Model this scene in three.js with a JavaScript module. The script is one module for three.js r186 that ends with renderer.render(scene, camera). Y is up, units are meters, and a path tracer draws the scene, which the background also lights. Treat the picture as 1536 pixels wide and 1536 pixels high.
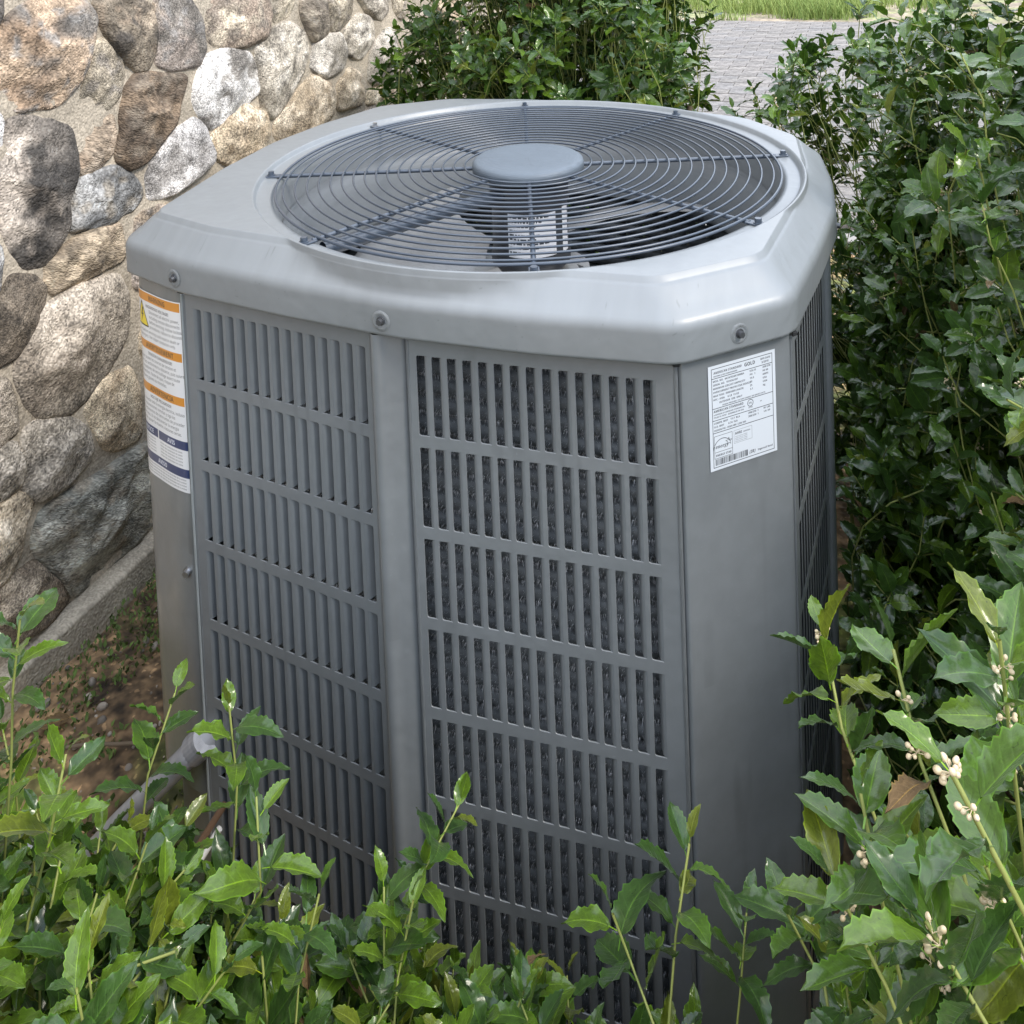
import * as THREE from 'three';
import { mergeGeometries, toCreasedNormals } from 'three/addons/utils/BufferGeometryUtils.js';
import { RoundedBoxGeometry } from 'three/addons/geometries/RoundedBoxGeometry.js';

// ---------------------------------------------------------------- camera, sky, sun, exposure
const scene = new THREE.Scene();
const F = 1332.996, PX = 788.486, PY = -92.7;                 // focal length and principal point of a lens shifted downwards, for a 1536 square
const camera = new THREE.PerspectiveCamera(2 * Math.atan(768 / F) * 180 / Math.PI, 1, 0.02, 900);
camera.position.set(0.4662, 1.2895, 1.1948);
{
  const yaw = 0.3651, pitch = 0.04346, roll = -0.03749;
  const fw = new THREE.Vector3(-Math.sin(yaw) * Math.cos(pitch), -Math.sin(pitch), -Math.cos(yaw) * Math.cos(pitch));
  const r0 = new THREE.Vector3().crossVectors(fw, new THREE.Vector3(0, 1, 0)).normalize();
  const u0 = new THREE.Vector3().crossVectors(r0, fw);
  camera.up.copy(u0.multiplyScalar(Math.cos(roll)).addScaledVector(r0, -Math.sin(roll)));
  camera.lookAt(camera.position.clone().add(fw));
  camera.setViewOffset(1536, 1536, 768 - PX, 768 - PY, 1536, 1536);
}
camera.updateMatrixWorld(true);

let seed = 7;
const rnd = () => { seed = (seed * 1664525 + 1013904223) >>> 0; return seed / 4294967296; };
const rr = (a, b) => a + (b - a) * rnd();

function hash(x, y, z, s) { let h = (x * 374761393 + y * 668265263 + z * 2147483647 + s * 974711) | 0; h = Math.imul(h ^ (h >>> 13), 1274126177); h ^= h >>> 16; h = Math.imul(h, 2246822519); return ((h ^ (h >>> 13)) >>> 0) / 4294967296; }
const sm = (t) => t * t * (3 - 2 * t), lerp = (a, b, t) => a + (b - a) * t, clamp = (v, a = 0, b = 1) => Math.min(b, Math.max(a, v));
function noise3(x, y, z, s = 0) {
  const i = Math.floor(x), j = Math.floor(y), k = Math.floor(z), u = sm(x - i), v = sm(y - j), w = sm(z - k);
  const h = (a, b, c) => hash(i + a, j + b, k + c, s);
  return lerp(lerp(lerp(h(0, 0, 0), h(1, 0, 0), u), lerp(h(0, 1, 0), h(1, 1, 0), u), v), lerp(lerp(h(0, 0, 1), h(1, 0, 1), u), lerp(h(0, 1, 1), h(1, 1, 1), u), v), w);
}
function fbm(x, y, z, o = 4, s = 0) { let a = 0, w = .5, t = 0; for (let i = 0; i < o; i++) { a += w * noise3(x, y, z, s + i); t += w; x *= 2.03; y *= 2.03; z *= 2.03; w *= .5; } return a / t; }
function tile(u, v, n, s) {                                      // periodic value noise, n cells across
  const x = u * n, y = v * n, i = Math.floor(x), j = Math.floor(y), a = sm(x - i), b = sm(y - j);
  const h = (p, q) => hash((i + p + n) % n, (j + q + n) % n, 0, s);
  return lerp(lerp(h(0, 0), h(1, 0), a), lerp(h(0, 1), h(1, 1), a), b);
}
function tfbm(u, v, n, o, s) { let a = 0, w = .5, t = 0; for (let i = 0; i < o; i++) { a += w * tile(u, v, n, s + i); t += w; n *= 2; w *= .55; } return a / t; }
function tex(n, f, srgb = false, rep = 1) {
  const d = new Uint8Array(n * n * 4);
  for (let j = 0; j < n; j++) for (let i = 0; i < n; i++) {
    const c = f((i + .5) / n, (j + .5) / n), o = (j * n + i) * 4;
    const g = typeof c === 'number' ? [c, c, c] : c;
    for (let k = 0; k < 3; k++) d[o + k] = clamp(g[k]) * 255; d[o + 3] = 255;
  }
  const t = new THREE.DataTexture(d, n, n); t.wrapS = t.wrapT = THREE.RepeatWrapping; t.magFilter = THREE.LinearFilter;
  if (srgb) t.colorSpace = THREE.SRGBColorSpace;
  t.repeat.set(rep, rep); t.needsUpdate = true; return t;
}
const lin = (hex) => new THREE.Color(hex);                       // sRGB hex to linear

// sky: bright, lightly broken cloud cover, brighter overhead
{
  const w = 512, h = 256, d = new Float32Array(w * h * 4);
  for (let j = 0; j < h; j++) for (let i = 0; i < w; i++) {
    const el = ((j + .5) / h - .5) * Math.PI, az = (i + .5) / w * 2 * Math.PI, s = Math.sin(el), c = Math.cos(el), o = (j * w + i) * 4;
    let r, g, b;
    if (s > 0) {
      const n = fbm(Math.cos(az) * c * 2.2 + 9, s * 4, Math.sin(az) * c * 2.2 + 4, 5, 3), m = fbm(Math.cos(az) * c * 5 + 2, s * 8, Math.sin(az) * c * 5, 4, 8);
      const cloud = clamp((n - .36) * 4), L = (0.62 + 0.75 * s) * (0.72 + .4 * cloud + .3 * (m - .5));
      r = L * lerp(.68, .97, cloud); g = L * lerp(.84, 1.01, cloud); b = L * lerp(1.14, 1.09, cloud);
    } else { r = .10; g = .115; b = .08; }
    d[o] = r; d[o + 1] = g; d[o + 2] = b; d[o + 3] = 1;
  }
  const t = new THREE.DataTexture(d, w, h, THREE.RGBAFormat, THREE.FloatType);
  t.mapping = THREE.EquirectangularReflectionMapping; t.magFilter = THREE.LinearFilter; t.needsUpdate = true;
  scene.background = t; scene.environment = t;
}
const sun = new THREE.DirectionalLight(0xfff5e8, 1.35);
sun.position.set(6.4, 7.6, 1.1); sun.target.position.set(0, .4, 0);
sun.castShadow = true; sun.shadow.radius = 30; sun.shadow.mapSize.set(2048, 2048);
Object.assign(sun.shadow.camera, { left: -6, right: 6, top: 6, bottom: -6, near: .1, far: 30 });
scene.add(sun, sun.target);
const renderer = new THREE.WebGLRenderer({ antialias: true });
renderer.toneMapping = THREE.LinearToneMapping;
renderer.toneMappingExposure = 2.3;
renderer.shadowMap.enabled = true;

// ---------------------------------------------------------------- helpers
const counts = {};
const numbered = (n) => { const k = counts[n] = (counts[n] ?? -1) + 1; return k ? n + '_' + String(k).padStart(3, '0') : n; };
function thing(name, label, category, pos = [0, 0, 0], group) {
  const g = new THREE.Group(); g.name = numbered(name); g.position.set(...pos); g.userData = { label, category };
  if (group) g.userData.group = group;
  scene.add(g); return g;
}
function part(name, geo, mat, parent) {
  const m = new THREE.Mesh(geo, mat); m.name = name; m.castShadow = m.receiveShadow = true; parent.add(m); return m;
}
function geom(pos, idx, uv, col) {
  const g = new THREE.BufferGeometry();
  g.setAttribute('position', new THREE.Float32BufferAttribute(pos, 3));
  if (uv) g.setAttribute('uv', new THREE.Float32BufferAttribute(uv, 2));
  if (col) g.setAttribute('color', new THREE.Float32BufferAttribute(col, 3));
  g.setIndex(idx); g.computeVertexNormals(); return g;
}
const V = (x, y, z) => new THREE.Vector3(x, y, z);
const tube = (pts, r, seg = 20, rad = 8, closed = false) => new THREE.TubeGeometry(new THREE.CatmullRomCurve3(pts, closed, 'centripetal'), seg, r, rad, closed);
const clean = (g) => { const o = g.index ? g.toNonIndexed() : g; for (const k of Object.keys(o.attributes)) if (!['position', 'normal', 'uv'].includes(k)) o.deleteAttribute(k); return o; };
const merge = (list) => mergeGeometries(list.map(clean));
function chaikin(p, n, closed = true, w = .25) {
  for (let k = 0; k < n; k++) {
    const q = [];
    for (let i = 0; i < p.length - (closed ? 0 : 1); i++) { const a = p[i], b = p[(i + 1) % p.length]; q.push([lerp(a[0], b[0], w), lerp(a[1], b[1], w)], [lerp(a[0], b[0], 1 - w), lerp(a[1], b[1], 1 - w)]); }
    if (!closed) { q.unshift(p[0]); q.push(p[p.length - 1]); }
    p = q;
  }
  return p;
}
function resample(p, n) {
  const L = [0]; for (let i = 0; i < p.length; i++) { const a = p[i], b = p[(i + 1) % p.length]; L.push(L[i] + Math.hypot(b[0] - a[0], b[1] - a[1])); }
  const out = []; let j = 0;
  for (let i = 0; i < n; i++) {
    const s = L[p.length] * i / n; while (L[j + 1] < s) j++;
    const t = (s - L[j]) / (L[j + 1] - L[j] || 1), a = p[j], b = p[(j + 1) % p.length]; out.push([lerp(a[0], b[0], t), lerp(a[1], b[1], t)]);
  }
  return out;
}

// ---------------------------------------------------------------- setting: ground, driveway, verge
const soilTex = tex(512, (u, v) => {
  const a = tfbm(u, v, 6, 6, 11), b = tfbm(u, v, 40, 3, 31), m = clamp((tfbm(u, v, 4, 5, 77) - .52) * 6), p = tile(u, v, 90, 5) > .86 ? .25 : 0;
  const k = .55 + .8 * (a - .5) + .7 * (b - .5) + p;
  return [lerp(.60, .44, m) * k * 1.4, lerp(.49, .46, m) * k * 1.4, lerp(.36, .24, m) * k * 1.4];
}, true);
const soilBump = tex(512, (u, v) => .5 * tfbm(u, v, 12, 5, 11) + .5 * tfbm(u, v, 60, 2, 31));
const groundMat = new THREE.MeshStandardMaterial({ map: soilTex, bumpMap: soilBump, bumpScale: .012, roughness: .96 });
{
  // one sheet to the horizon: fine and uneven near the unit, coarse far away
  const N = 120, pos = [], idx = [], uv = [], ax = (t) => Math.sign(t) * (Math.abs(t) * 1.6 + 398 * Math.pow(Math.abs(t), 6));
  for (let j = 0; j <= N; j++) for (let i = 0; i <= N; i++) {
    const x = ax(i / N * 2 - 1) - .3, z = ax(j / N * 2 - 1), near = Math.max(0, 1 - Math.hypot(x + .3, z) / 1.9);
    const y = near > 0 ? near * (.05 * (fbm(x * 5, 0, z * 5, 4, 21) - .5) + .02 * (fbm(x * 24, 0, z * 24, 3, 22) - .5)) : 0;
    pos.push(x, y - .004, z); uv.push(x / .7, z / .7);
  }
  for (let j = 0; j < N; j++) for (let i = 0; i < N; i++) { const a = j * (N + 1) + i; idx.push(a, a + N + 1, a + 1, a + 1, a + N + 1, a + N + 2); }
  const g = part('ground', geom(pos, idx, uv), groundMat, scene);
  g.userData = { kind: 'structure', label: 'brown soil with patches of moss around the unit', category: 'ground' };
}
// driveway of small grey pavers behind the bushes
{
  const drive = new THREE.Group(); drive.name = 'driveway'; drive.position.set(0, 0, -4.85);
  drive.userData = { kind: 'structure', label: 'pale grey block paved driveway beyond the bushes', category: 'driveway' };
  scene.add(drive);
  const bedMat = new THREE.MeshStandardMaterial({ color: new THREE.Color().setRGB(.30, .285, .265), roughness: 1 });
  part('bedding', new THREE.BoxGeometry(9.6, .03, 5.4), bedMat, drive).position.set(.5, .0, 0);
  const grain = tex(256, (u, v) => { const n = .75 + .5 * (tfbm(u, v, 10, 5, 91) - .5) + .25 * (tile(u, v, 128, 5) - .5); return [n, n * .985, n * .965]; }, true);
  const bump = tex(256, (u, v) => tfbm(u, v, 24, 4, 92));
  const mats = [[.385, .365, .35], [.345, .33, .315], [.41, .39, .37], [.36, .35, .345]].map((c) => new THREE.MeshStandardMaterial({ color: new THREE.Color().setRGB(...c), map: grain, bumpMap: bump, bumpScale: .003, roughness: .9 }));
  const paver = (w, d) => { const g = new RoundedBoxGeometry(w, .03, d, 1, .004); return g; };
  const geo = paver(.2165, .1065), list = [];
  let row = 0;
  for (let z = -2.64; z < 2.64; z += .11, row++) for (let x = -4.2; x < 5.2; x += .22) list.push([x + (row % 2) * .11, .024 + rr(-.002, .0022), z, rr(-.012, .012), Math.floor(rnd() * 4)]);
  const c = camera.position;
  const inView = (p) => { const q = V(p[0], p[1], p[2] - 4.85).project(camera); return q.x > .33 && q.x < .78 && Math.abs(q.y) < 1 ? 1 : 0; };
  list.sort((a, b) => inView(b) - inView(a) || Math.hypot(a[0] - c.x, a[2] - 4.85 - c.z) - Math.hypot(b[0] - c.x, b[2] - 4.85 - c.z));
  list.slice(0, 300).forEach((p) => { const m = part('paver', geo, mats[p[4]], drive); m.position.set(p[0], p[1], p[2]); m.rotation.y = p[3]; });
  const rest = list.slice(300), im = new THREE.InstancedMesh(geo, mats[0], rest.length), M = new THREE.Matrix4(), col = new THREE.Color();
  rest.forEach((p, i) => { M.makeRotationY(p[3]).setPosition(p[0], p[1], p[2]); im.setMatrixAt(i, M); const k = .9 + .2 * hash(i, 1, 2, 3); im.setColorAt(i, col.setRGB(k, k, k)); });
  im.name = 'paver_field'; im.userData = { kind: 'stuff' }; im.castShadow = im.receiveShadow = true; drive.add(im);
}
// verge: bare edge, then bright grass
{
  const verge = part('grass_verge_soil', new THREE.PlaneGeometry(16, 14).rotateX(-Math.PI / 2).translate(0, .006, -14.5), groundMat.clone(), scene);
  verge.material.map = tex(256, (u, v) => { const a = tfbm(u, v, 8, 5, 51), b = tfbm(u, v, 60, 2, 52), m = .55 * clamp((tfbm(u, v, 5, 4, 53) - .5) * 5), k = .6 + a * .5 + .4 * (b - .5); return [lerp(.66, .56, m) * k, lerp(.60, .62, m) * k, lerp(.52, .36, m) * k]; }, true, 1);
  verge.material.map.repeat.set(12, 10);
  verge.name = 'verge'; verge.userData = { kind: 'structure', label: 'dry earth verge along the far edge of the driveway', category: 'verge' };
  const blade = geom([-.5, 0, 0, .5, 0, 0, -.32, .55, .12, .32, .55, .12, 0, 1, .42], [0, 1, 2, 1, 3, 2, 2, 3, 4]);
  const n = 42000, im = new THREE.InstancedMesh(blade, new THREE.MeshStandardMaterial({ color: 0xffffff, roughness: .8 }), n), D = new THREE.Object3D(), col = new THREE.Color();
  for (let i = 0; i < n; i++) {
    let x, z, k; do { x = rr(-3.2, 1.4); z = -7.6 - 6 * Math.pow(rnd(), 1.3); k = fbm(x * 1.1, 0, z * 1.1, 3, 5) + rr(-.16, .16); } while (k < lerp(.80, .40, clamp((-7.7 - z) / 1.3)));
    D.position.set(x, .0, z); D.rotation.set(rr(-.3, .3), rr(0, 6.3), rr(-.3, .3)); const h = rr(.06, .17) * (.6 + k); D.scale.set(rr(.006, .014), h, h); D.updateMatrix();
    im.setMatrixAt(i, D.matrix); const y = rnd() * .6 + .5 * fbm(x * .7, 2, z * .7, 2, 9); col.setRGB(lerp(.10, .30, y), lerp(.19, .36, y), lerp(.03, .10, y)); im.setColorAt(i, col);
  }
  im.name = 'verge_grass'; im.userData = { kind: 'stuff', label: 'bright green grass growing beyond the driveway', category: 'grass' }; im.castShadow = im.receiveShadow = true; scene.add(im);
}

// ---------------------------------------------------------------- fieldstone wall
const PAL = {
  warm: '#a2835f #75706a #b99c78 #8a8d90', tan: '#a59b88 #8c8474 #b9ae98 #9a938a', dark: '#6b6459 #94897a #474440 #7d7163', pinkgrey: '#9c9188 #ab9a84 #7d7871 #8c8a88', tanwarm: '#a88e72 #8b7a66 #c6b390 #75695a',
  grey: '#928a7e #a59d90 #6d675e #9a9488', white: '#dedddb #c4c1bd #8b8781 #e6e6e6', speckle: '#bdb5a6 #8c8577 #dad4c8 #6f6a60', greylight: '#b4aea4 #989286 #c9c4bb #8a857c', brown: '#7d6648 #5e4f3e #957b5a #837663',
  whitegrey: '#c9c8c8 #95928f #e2e0df #7d7a78', cream: '#cfc0a4 #b39f83 #e4d8c0 #a38d6d', sand: '#bdad93 #a5967e #d0c3ad #94846b', darkmix: '#5d5a57 #a09a93 #393837 #7d7771', tanrust: '#a38e72 #8a6640 #b9a68c #7b6a55',
  slate: '#6d7175 #53585e #878b8f #7a766e', beige: '#a09280 #857a6a #b4a792 #6f675a', tangrey: '#9f9688 #8a8073 #afa597 #7d766a', darktan: '#6f6558 #5b5348 #857a6b #4a443c', greybeige: '#a59d90 #8c8578 #bab2a5 #7f796e',
  greenslab: '#868780 #6d706b #9c9d95 #7c7568', sandbrown: '#968672 #7b6d5b #ab9c86 #675b4c',
};
const TRACED = [
['warm',11.8,112,7.8,114.1,1,114.1,-5.3,113.3,-6.6,109.8,-5.4,105.9,-3.5,101.2,-0.2,97,3.3,95,10.4,96.1,14,97.9,15.1,99.6,15.2,107],
['tan',-8.5,105.7,-11.6,103.2,-13.1,98.5,-11.7,93.6,-8.4,91.7,-2.3,92.8,0.2,94.3,-2.6,96.5,-5,100.9,-6.2,104.8],
['dark',-6.7,113.2,-16.6,112,-21.3,110.1,-21.1,103.3,-19.1,97.9,-15.6,97.9,-13.1,100.7,-9.5,105.6,-7.2,109.7],
['pinkgrey',-22.3,112,-32.3,110.8,-34.6,105.1,-36.2,99,-33.8,95.5,-27.2,96,-20.9,97.9,-21.2,104.7],
['tanwarm',-36.4,107,-40.8,110.3,-58.9,108.2,-59.5,102.5,-55.5,97.8,-47.3,97.2,-38.4,99.3,-36,101.2],
['tan',-60.2,108.1,-68.9,107.1,-68,103,-63.6,101.1,-59.7,101.6],
['grey',-71.7,106.8,-83.2,105.5,-83,95.1,-76.6,93.8,-73.9,97.7,-71.3,102],
['white',-31.5,92,-35.4,97.1,-42.1,98,-49.6,95.6,-53.4,90.6,-53.7,85.3,-46.9,83.2,-41.5,81.5,-36.3,81,-32.4,85.2,-30.7,88.9],
['speckle',-52.1,96.2,-59.3,99.9,-65.6,100.8,-73,97.2,-74.9,91.6,-72.2,88.1,-66.9,83.6,-63,79.4,-58.3,77.8,-54.1,80.9,-53.8,86.4],
['greylight',-74,88.3,-76.5,93.1,-82.9,94.6,-89.5,94.1,-92,88.1,-89.3,84,-82,83.2,-76.5,85.6],
['brown',-13.1,95.1,-15.5,97.3,-21.5,96.4,-29.7,94.4,-27.9,89.9,-25,85,-21.6,82.3,-17.2,79.4,-13.2,79,-9.7,82,-9.4,84.7,-11.7,87.1,-11.7,91],
['whitegrey',-26.2,83.3,-31,85.2,-34.3,82.2,-36.9,74.6,-30,71.8,-20.7,70.6,-17.2,71.8,-17,76.3,-19,79.3,-22.3,81.1],
['cream',-35.1,78.6,-41.6,82.9,-47.9,83.9,-54.1,80.9,-56.7,74.9,-52.5,70.4,-42.9,70.8,-37.1,74.1],
['sand',-57.2,74.7,-59.1,77.6,-64.7,80,-71.9,84.2,-75.9,85.2,-84,81,-85.4,77.8,-84.3,72.6,-74.6,70.2,-60.4,71.4],
['darkmix',14.4,92.7,13,95.4,9.5,95.3,4.3,93.6,0.2,90.6,-0.9,85.4,-0,81.5,2.1,78.2,2,74.1,4.1,70.4,6.6,68.2,11,68.3,13.3,72.1,14.7,76.4,14.7,82.4,15.2,87],
['tanrust',-1.5,87.7,-3.2,90.1,-9.5,90.7,-9.6,87.2,-7.9,83.8,-4.5,81.4,-1.5,81.7,-0.8,84.6],
['slate',0.1,80.3,-2.5,81.3,-8.8,80.8,-14.1,77.7,-16.2,73,-13.6,70.7,-6,70.8,1.6,71.7,1.6,74.8,0.3,77.6],
['beige',7,68.8,2.7,69.9,-3.3,70.5,-9.9,69.6,-10.7,62.1,-2.2,62.6,2.8,62.3,6.5,62.1,7.6,65.9],
['tangrey',7.1,61.3,1.8,62,-3.4,61.5,-8.9,60.2,-11.1,55.4,-10.4,47.1,-6,43.4,-1,39.7,4.2,39.5,9.6,41.8,13.2,46.4,14.7,53,12.4,57.6,9.6,60.9],
['darktan',14.4,69.1,9.8,67.2,7.6,63.9,8.7,60.1,11.2,57.5,14.2,55,18.2,55.1,18.7,61.7,16.1,65],
['slate',21.2,78.9,16.7,77.2,15.5,73.4,16.5,68.2,17.6,64,22.2,64.5],
['whitegrey',19.9,98.7,15.3,97.6,13.6,95.5,14.4,89.6,15.9,88.9,20.5,89.7],
['darkmix',20.8,117.5,12.1,116.5,12.7,113,14.3,111.3,15.9,109.3,21.3,110.2],
['tangrey',21.8,55,15.6,52.1,14.5,46.9,14.5,43.1,16.7,41.7,19.2,41.7,22.6,42.9],
['greybeige',13.5,42.3,10.6,42.4,4.5,38.9,0.8,35.1,-0.6,30,0.9,28,5.3,27.5,10.8,28.3,13.6,31.4,14.3,35.3],
['cream',-0.6,40.5,-3.9,42.1,-10.4,41.3,-12.1,34.3,-11.8,25.7,-6,26.7,-2.9,29.4,-0.7,34.6,1,38.1],
['greybeige',22.7,42,15.1,41.2,13.9,36.5,14.2,33.2,17.3,33,19.7,33.4,23.1,35.1],
['greenslab',13,22.7,10.9,26.9,2.6,25.3,-4.7,24.5,-14,24.4,-17.9,10.9,-15.3,6.4,-10.5,6.1,-2.2,5.9,5.4,5.9,7,10.3,9.1,14.8,11.9,18.4],
['sand',23.2,33.6,17.4,31.9,13.3,31.1,12.5,28.6,14.9,26.1,15.6,22.3,18.3,19.7,20.7,20,24,22],
['sandbrown',24.1,20.5,16.7,18.8,12.9,18.3,11.2,15.2,7,9.9,6.3,6.5,11,6.2,16.2,8,20.2,9.5,24.7,12.1],
['tan',-85.4,105.2,-96.2,104,-95.7,98.8,-89.2,95.4,-84.6,94.9],
['speckle',-90.1,94,-98.5,98.4,-105.7,95.5,-105.9,89.6,-98.8,85,-92.6,87.3],
['greybeige',-97.6,103.8,-116.1,101.7,-115.6,96.1,-111,94.4,-102.3,99.5],
['greylight',-103.8,86.6,-113.2,91.8,-120.1,90.8,-120.3,83.8,-119.7,77,-109.3,75.1,-101.9,78],
['tangrey',-122.3,82.2,-125.6,90.6,-135.1,95.7,-146.3,92,-153.8,84.1,-155.1,75.4,-150.5,65.7,-137,65.5,-123.6,68.5],
['cream',-142.5,98.7,-163.1,96.4,-166.1,87.7,-161.2,82.3,-156,85.4,-149.4,92.3],
['tan',-118.5,101.5,-132.3,99.9,-124.6,93.3,-119.2,95.2],
['sand',-86.3,80.4,-92.7,83.9,-99.6,81,-99.6,72.4,-85.7,73.2],
['cream',-101.3,75.4,-118.7,75.2,-119.8,69.4,-100.9,71.1],
['tan',-167.6,85.6,-178.2,85.3,-175.5,76.6,-166.2,76.2],
['greybeige',-168.6,95.8,-189.6,93.4,-185.7,86.3,-169,87.8],
['sand',-158.1,78.3,-172.2,73,-169.1,64.9,-157,66.9],
['tan',-185.4,83,-205.4,82,-207.7,70.4,-181.8,72.3],
['cream',-178,70.5,-205.4,68.1,-208.2,54.2,-178.2,60.5],
];
const WX = -.889;                                             // the mortar face; stones stand proud of it towards +x
{
  const wall = thing('stone_wall', 'fieldstone house wall of rounded tan, grey and white stones', 'wall', [WX, 0, -.8]);
  const grainA = tex(512, (u, v) => { const s = tile(u, v, 128, 1), s2 = tile(u, v, 64, 2), f = tfbm(u, v, 8, 6, 3), k = .78 + .55 * (f - .5) + .42 * (s - .5) + .25 * (s2 - .5) - (s2 > .88 ? .3 : 0) - (s > .93 ? .22 : 0) + (s2 < .06 ? .2 : 0); return [k, k * .985, k * .965]; }, true);
  const grainB = tex(512, (u, v) => { const w = tfbm(u, v, 4, 4, 13), s = tile(u, (v + w * .14) % 1, 96, 14), f = tfbm((u + w * .1) % 1, v, 10, 6, 15), r = Math.abs(tfbm(u, v, 7, 5, 16) - .5), k = .80 + .7 * (f - .5) + .3 * (s - .5) - (r < .014 ? .14 : 0); return [k, k * .97, k * .93]; }, true);
  const bumpA = tex(512, (u, v) => { const r = Math.abs(tfbm(u, v, 6, 5, 26) - .5); return .6 * tfbm(u, v, 14, 6, 3) + .35 * tile(u, v, 96, 2) + .12 * Math.min(1, r * 9); });
  const mats = [grainA, grainB].flatMap((t, i) => [3.0, 4.4].map((s) => { const m = t.clone(); m.repeat.set(s, s); m.needsUpdate = true; const b = bumpA.clone(); b.repeat.set(s * 1.3, s * 1.3); b.needsUpdate = true; return new THREE.MeshStandardMaterial({ map: m, bumpMap: b, bumpScale: i ? .0045 : .0035, roughness: .93, vertexColors: true }); }));
  const layered = mats[2].clone(); layered.map = grainB.clone(); layered.map.repeat.set(2.2, 5); layered.map.rotation = .5; layered.map.needsUpdate = true; layered.bumpMap = bumpA.clone(); layered.bumpMap.repeat.set(3, 6.5); layered.bumpMap.rotation = .5; layered.bumpMap.needsUpdate = true;
  const mortarTex = tex(512, (u, v) => { const k = .80 + .35 * (tfbm(u, v, 6, 5, 41) - .5) + .22 * (tile(u, v, 200, 4) - .5); return [k, k * .965, k * .915]; }, true);
  const mortarBump = tex(512, (u, v) => .6 * tfbm(u, v, 8, 5, 43) + .4 * tile(u, v, 170, 4));
  const mortar = new THREE.MeshStandardMaterial({ color: lin('#dfd9cd'), map: mortarTex, bumpMap: mortarBump, bumpScale: .003, roughness: .97 });
  mortarTex.repeat.set(2, 2); mortarBump.repeat.set(2, 2);
  const R0 = wall.position;
  const Z0 = -2.9, Z1 = 1.9, YT = 2.5;
  // wall body with an uneven mortar face
  {
    const nz = 300, ny = 160, pos = [], idx = [], uv = [];
    for (let j = 0; j <= ny; j++) for (let i = 0; i <= nz; i++) {
      const z = lerp(Z0, Z1, i / nz), y = YT * j / ny;
      const x = .010 * (fbm(z * 9, y * 9, 0, 3, 61) - .5) + .006 * (fbm(z * 30, y * 30, 1, 2, 62) - .5);
      pos.push(x, y, z - R0.z); uv.push(z, y);
    }
    for (let j = 0; j < ny; j++) for (let i = 0; i < nz; i++) { const a = j * (nz + 1) + i; idx.push(a, a + nz + 1, a + 1, a + 1, a + nz + 1, a + nz + 2); }
    const body = new THREE.BoxGeometry(.4, YT, Z1 - Z0 - .01).translate(-.215, YT / 2, (Z0 + Z1) / 2 - R0.z);
    part('mortar', merge([geom(pos, idx, uv), body]), mortar, wall);
  }
  function stone(poly, kind, key, out = 1) {
    let p = resample(chaikin(poly, 2, true, .13), 60); let cx = 0, cy = 0; for (const q of p) { cx += q[0] / 60; cy += q[1] / 60; }
    p = p.map((q) => { const dx = q[0] - cx, dy = q[1] - cy, L = Math.hypot(dx, dy), o = .009 + .009 * (fbm(q[0] * 28, q[1] * 28, key, 3, 66) - .5); return [q[0] + dx / L * o, q[1] + dy / L * o]; });
    let area = 0; for (let i = 0; i < 60; i++) { const a = p[i], b = p[(i + 1) % 60]; area += a[0] * b[1] - a[1] * b[0]; }
    if (area < 0) p.reverse();
    const size = Math.sqrt(Math.abs(area) / 2), H = clamp(size * .15, .013, .027) * out * (0.85 + .3 * hash(key, 5, 5, 1)), K = 16, pos = [], idx = [], uv = [], col = [];
    const C = PAL[kind].split(' ').map(lin).map((q) => { const g = .3 * q.r + .55 * q.g + .15 * q.b; return q.lerp(new THREE.Color().setRGB(g, g, g), ['warm', 'brown', 'tanrust', 'tanwarm'].includes(kind) ? .46 : .16).multiplyScalar(['greenslab', 'darkmix', 'dark', 'slate'].includes(kind) ? 1.28 : 1); }), arc = new Float32Array(61 * 17), tiltY = (hash(key, 1, 2, 9) - .5) * .16, tiltZ = (hash(key, 3, 2, 9) - .5) * .16;
    const facets = [0, 1, 2, 3, 4].map((i) => { const a = i * 1.2566 + hash(key, i, 8, 4) * 1.1, sl = .16 + .34 * hash(key, i, 9, 4); return [sl * Math.cos(a), sl * Math.sin(a), (H + .008) * 1.02 + sl * size * (-.02 + .26 * hash(key, i, 3, 6))]; });
    const c = new THREE.Color(), rough = ['brown', 'greenslab', 'beige', 'slate', 'dark', 'darkmix', 'warm'].includes(kind) ? 1.5 : 1, flat = ['greenslab', 'brown', 'tanrust'].includes(kind);
    for (let k = 0; k <= K; k++) for (let i = 0; i < 60; i++) {
      const s = 1 - k / K, e = 1 - Math.pow(s, flat ? 10 : 6.5);
      const z = cx + (p[i][0] - cx) * s, y = cy + (p[i][1] - cy) * s, q = [z * 14 + key * 3.1, y * 14, key * 1.7];
      const rg = 1 - Math.abs(2 * fbm(q[0] * .8, q[1] * .8, q[2], 3, 72) - 1);
      const full = (H + .008) * Math.pow(e, flat ? .48 : .55); let top = full; for (const f of facets) top = Math.min(top, f[2] - (z - cx) * f[0] - (y - cy) * f[1]);
      const x = -.008 + Math.max(top, full * .62) + e * rough * (.015 * (fbm(...q, 4, 71) - .5) + .010 * (rg - .75) + .006 * (fbm(q[0] * 4, q[1] * 4, q[2], 3, 73) - .5)) + e * ((y - cy) * tiltY + (z - cx) * tiltZ);
      pos.push(x, y, z);
      const n1 = fbm(q[0] * .55, q[1] * .55, q[2] + 5, 4, 74), n2 = fbm(q[0] * 1.3, q[1] * 1.3, q[2] + 9, 4, 75), n3 = fbm(q[0] * 3.3, q[1] * 3.3, q[2] + 2, 3, 76);
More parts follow.
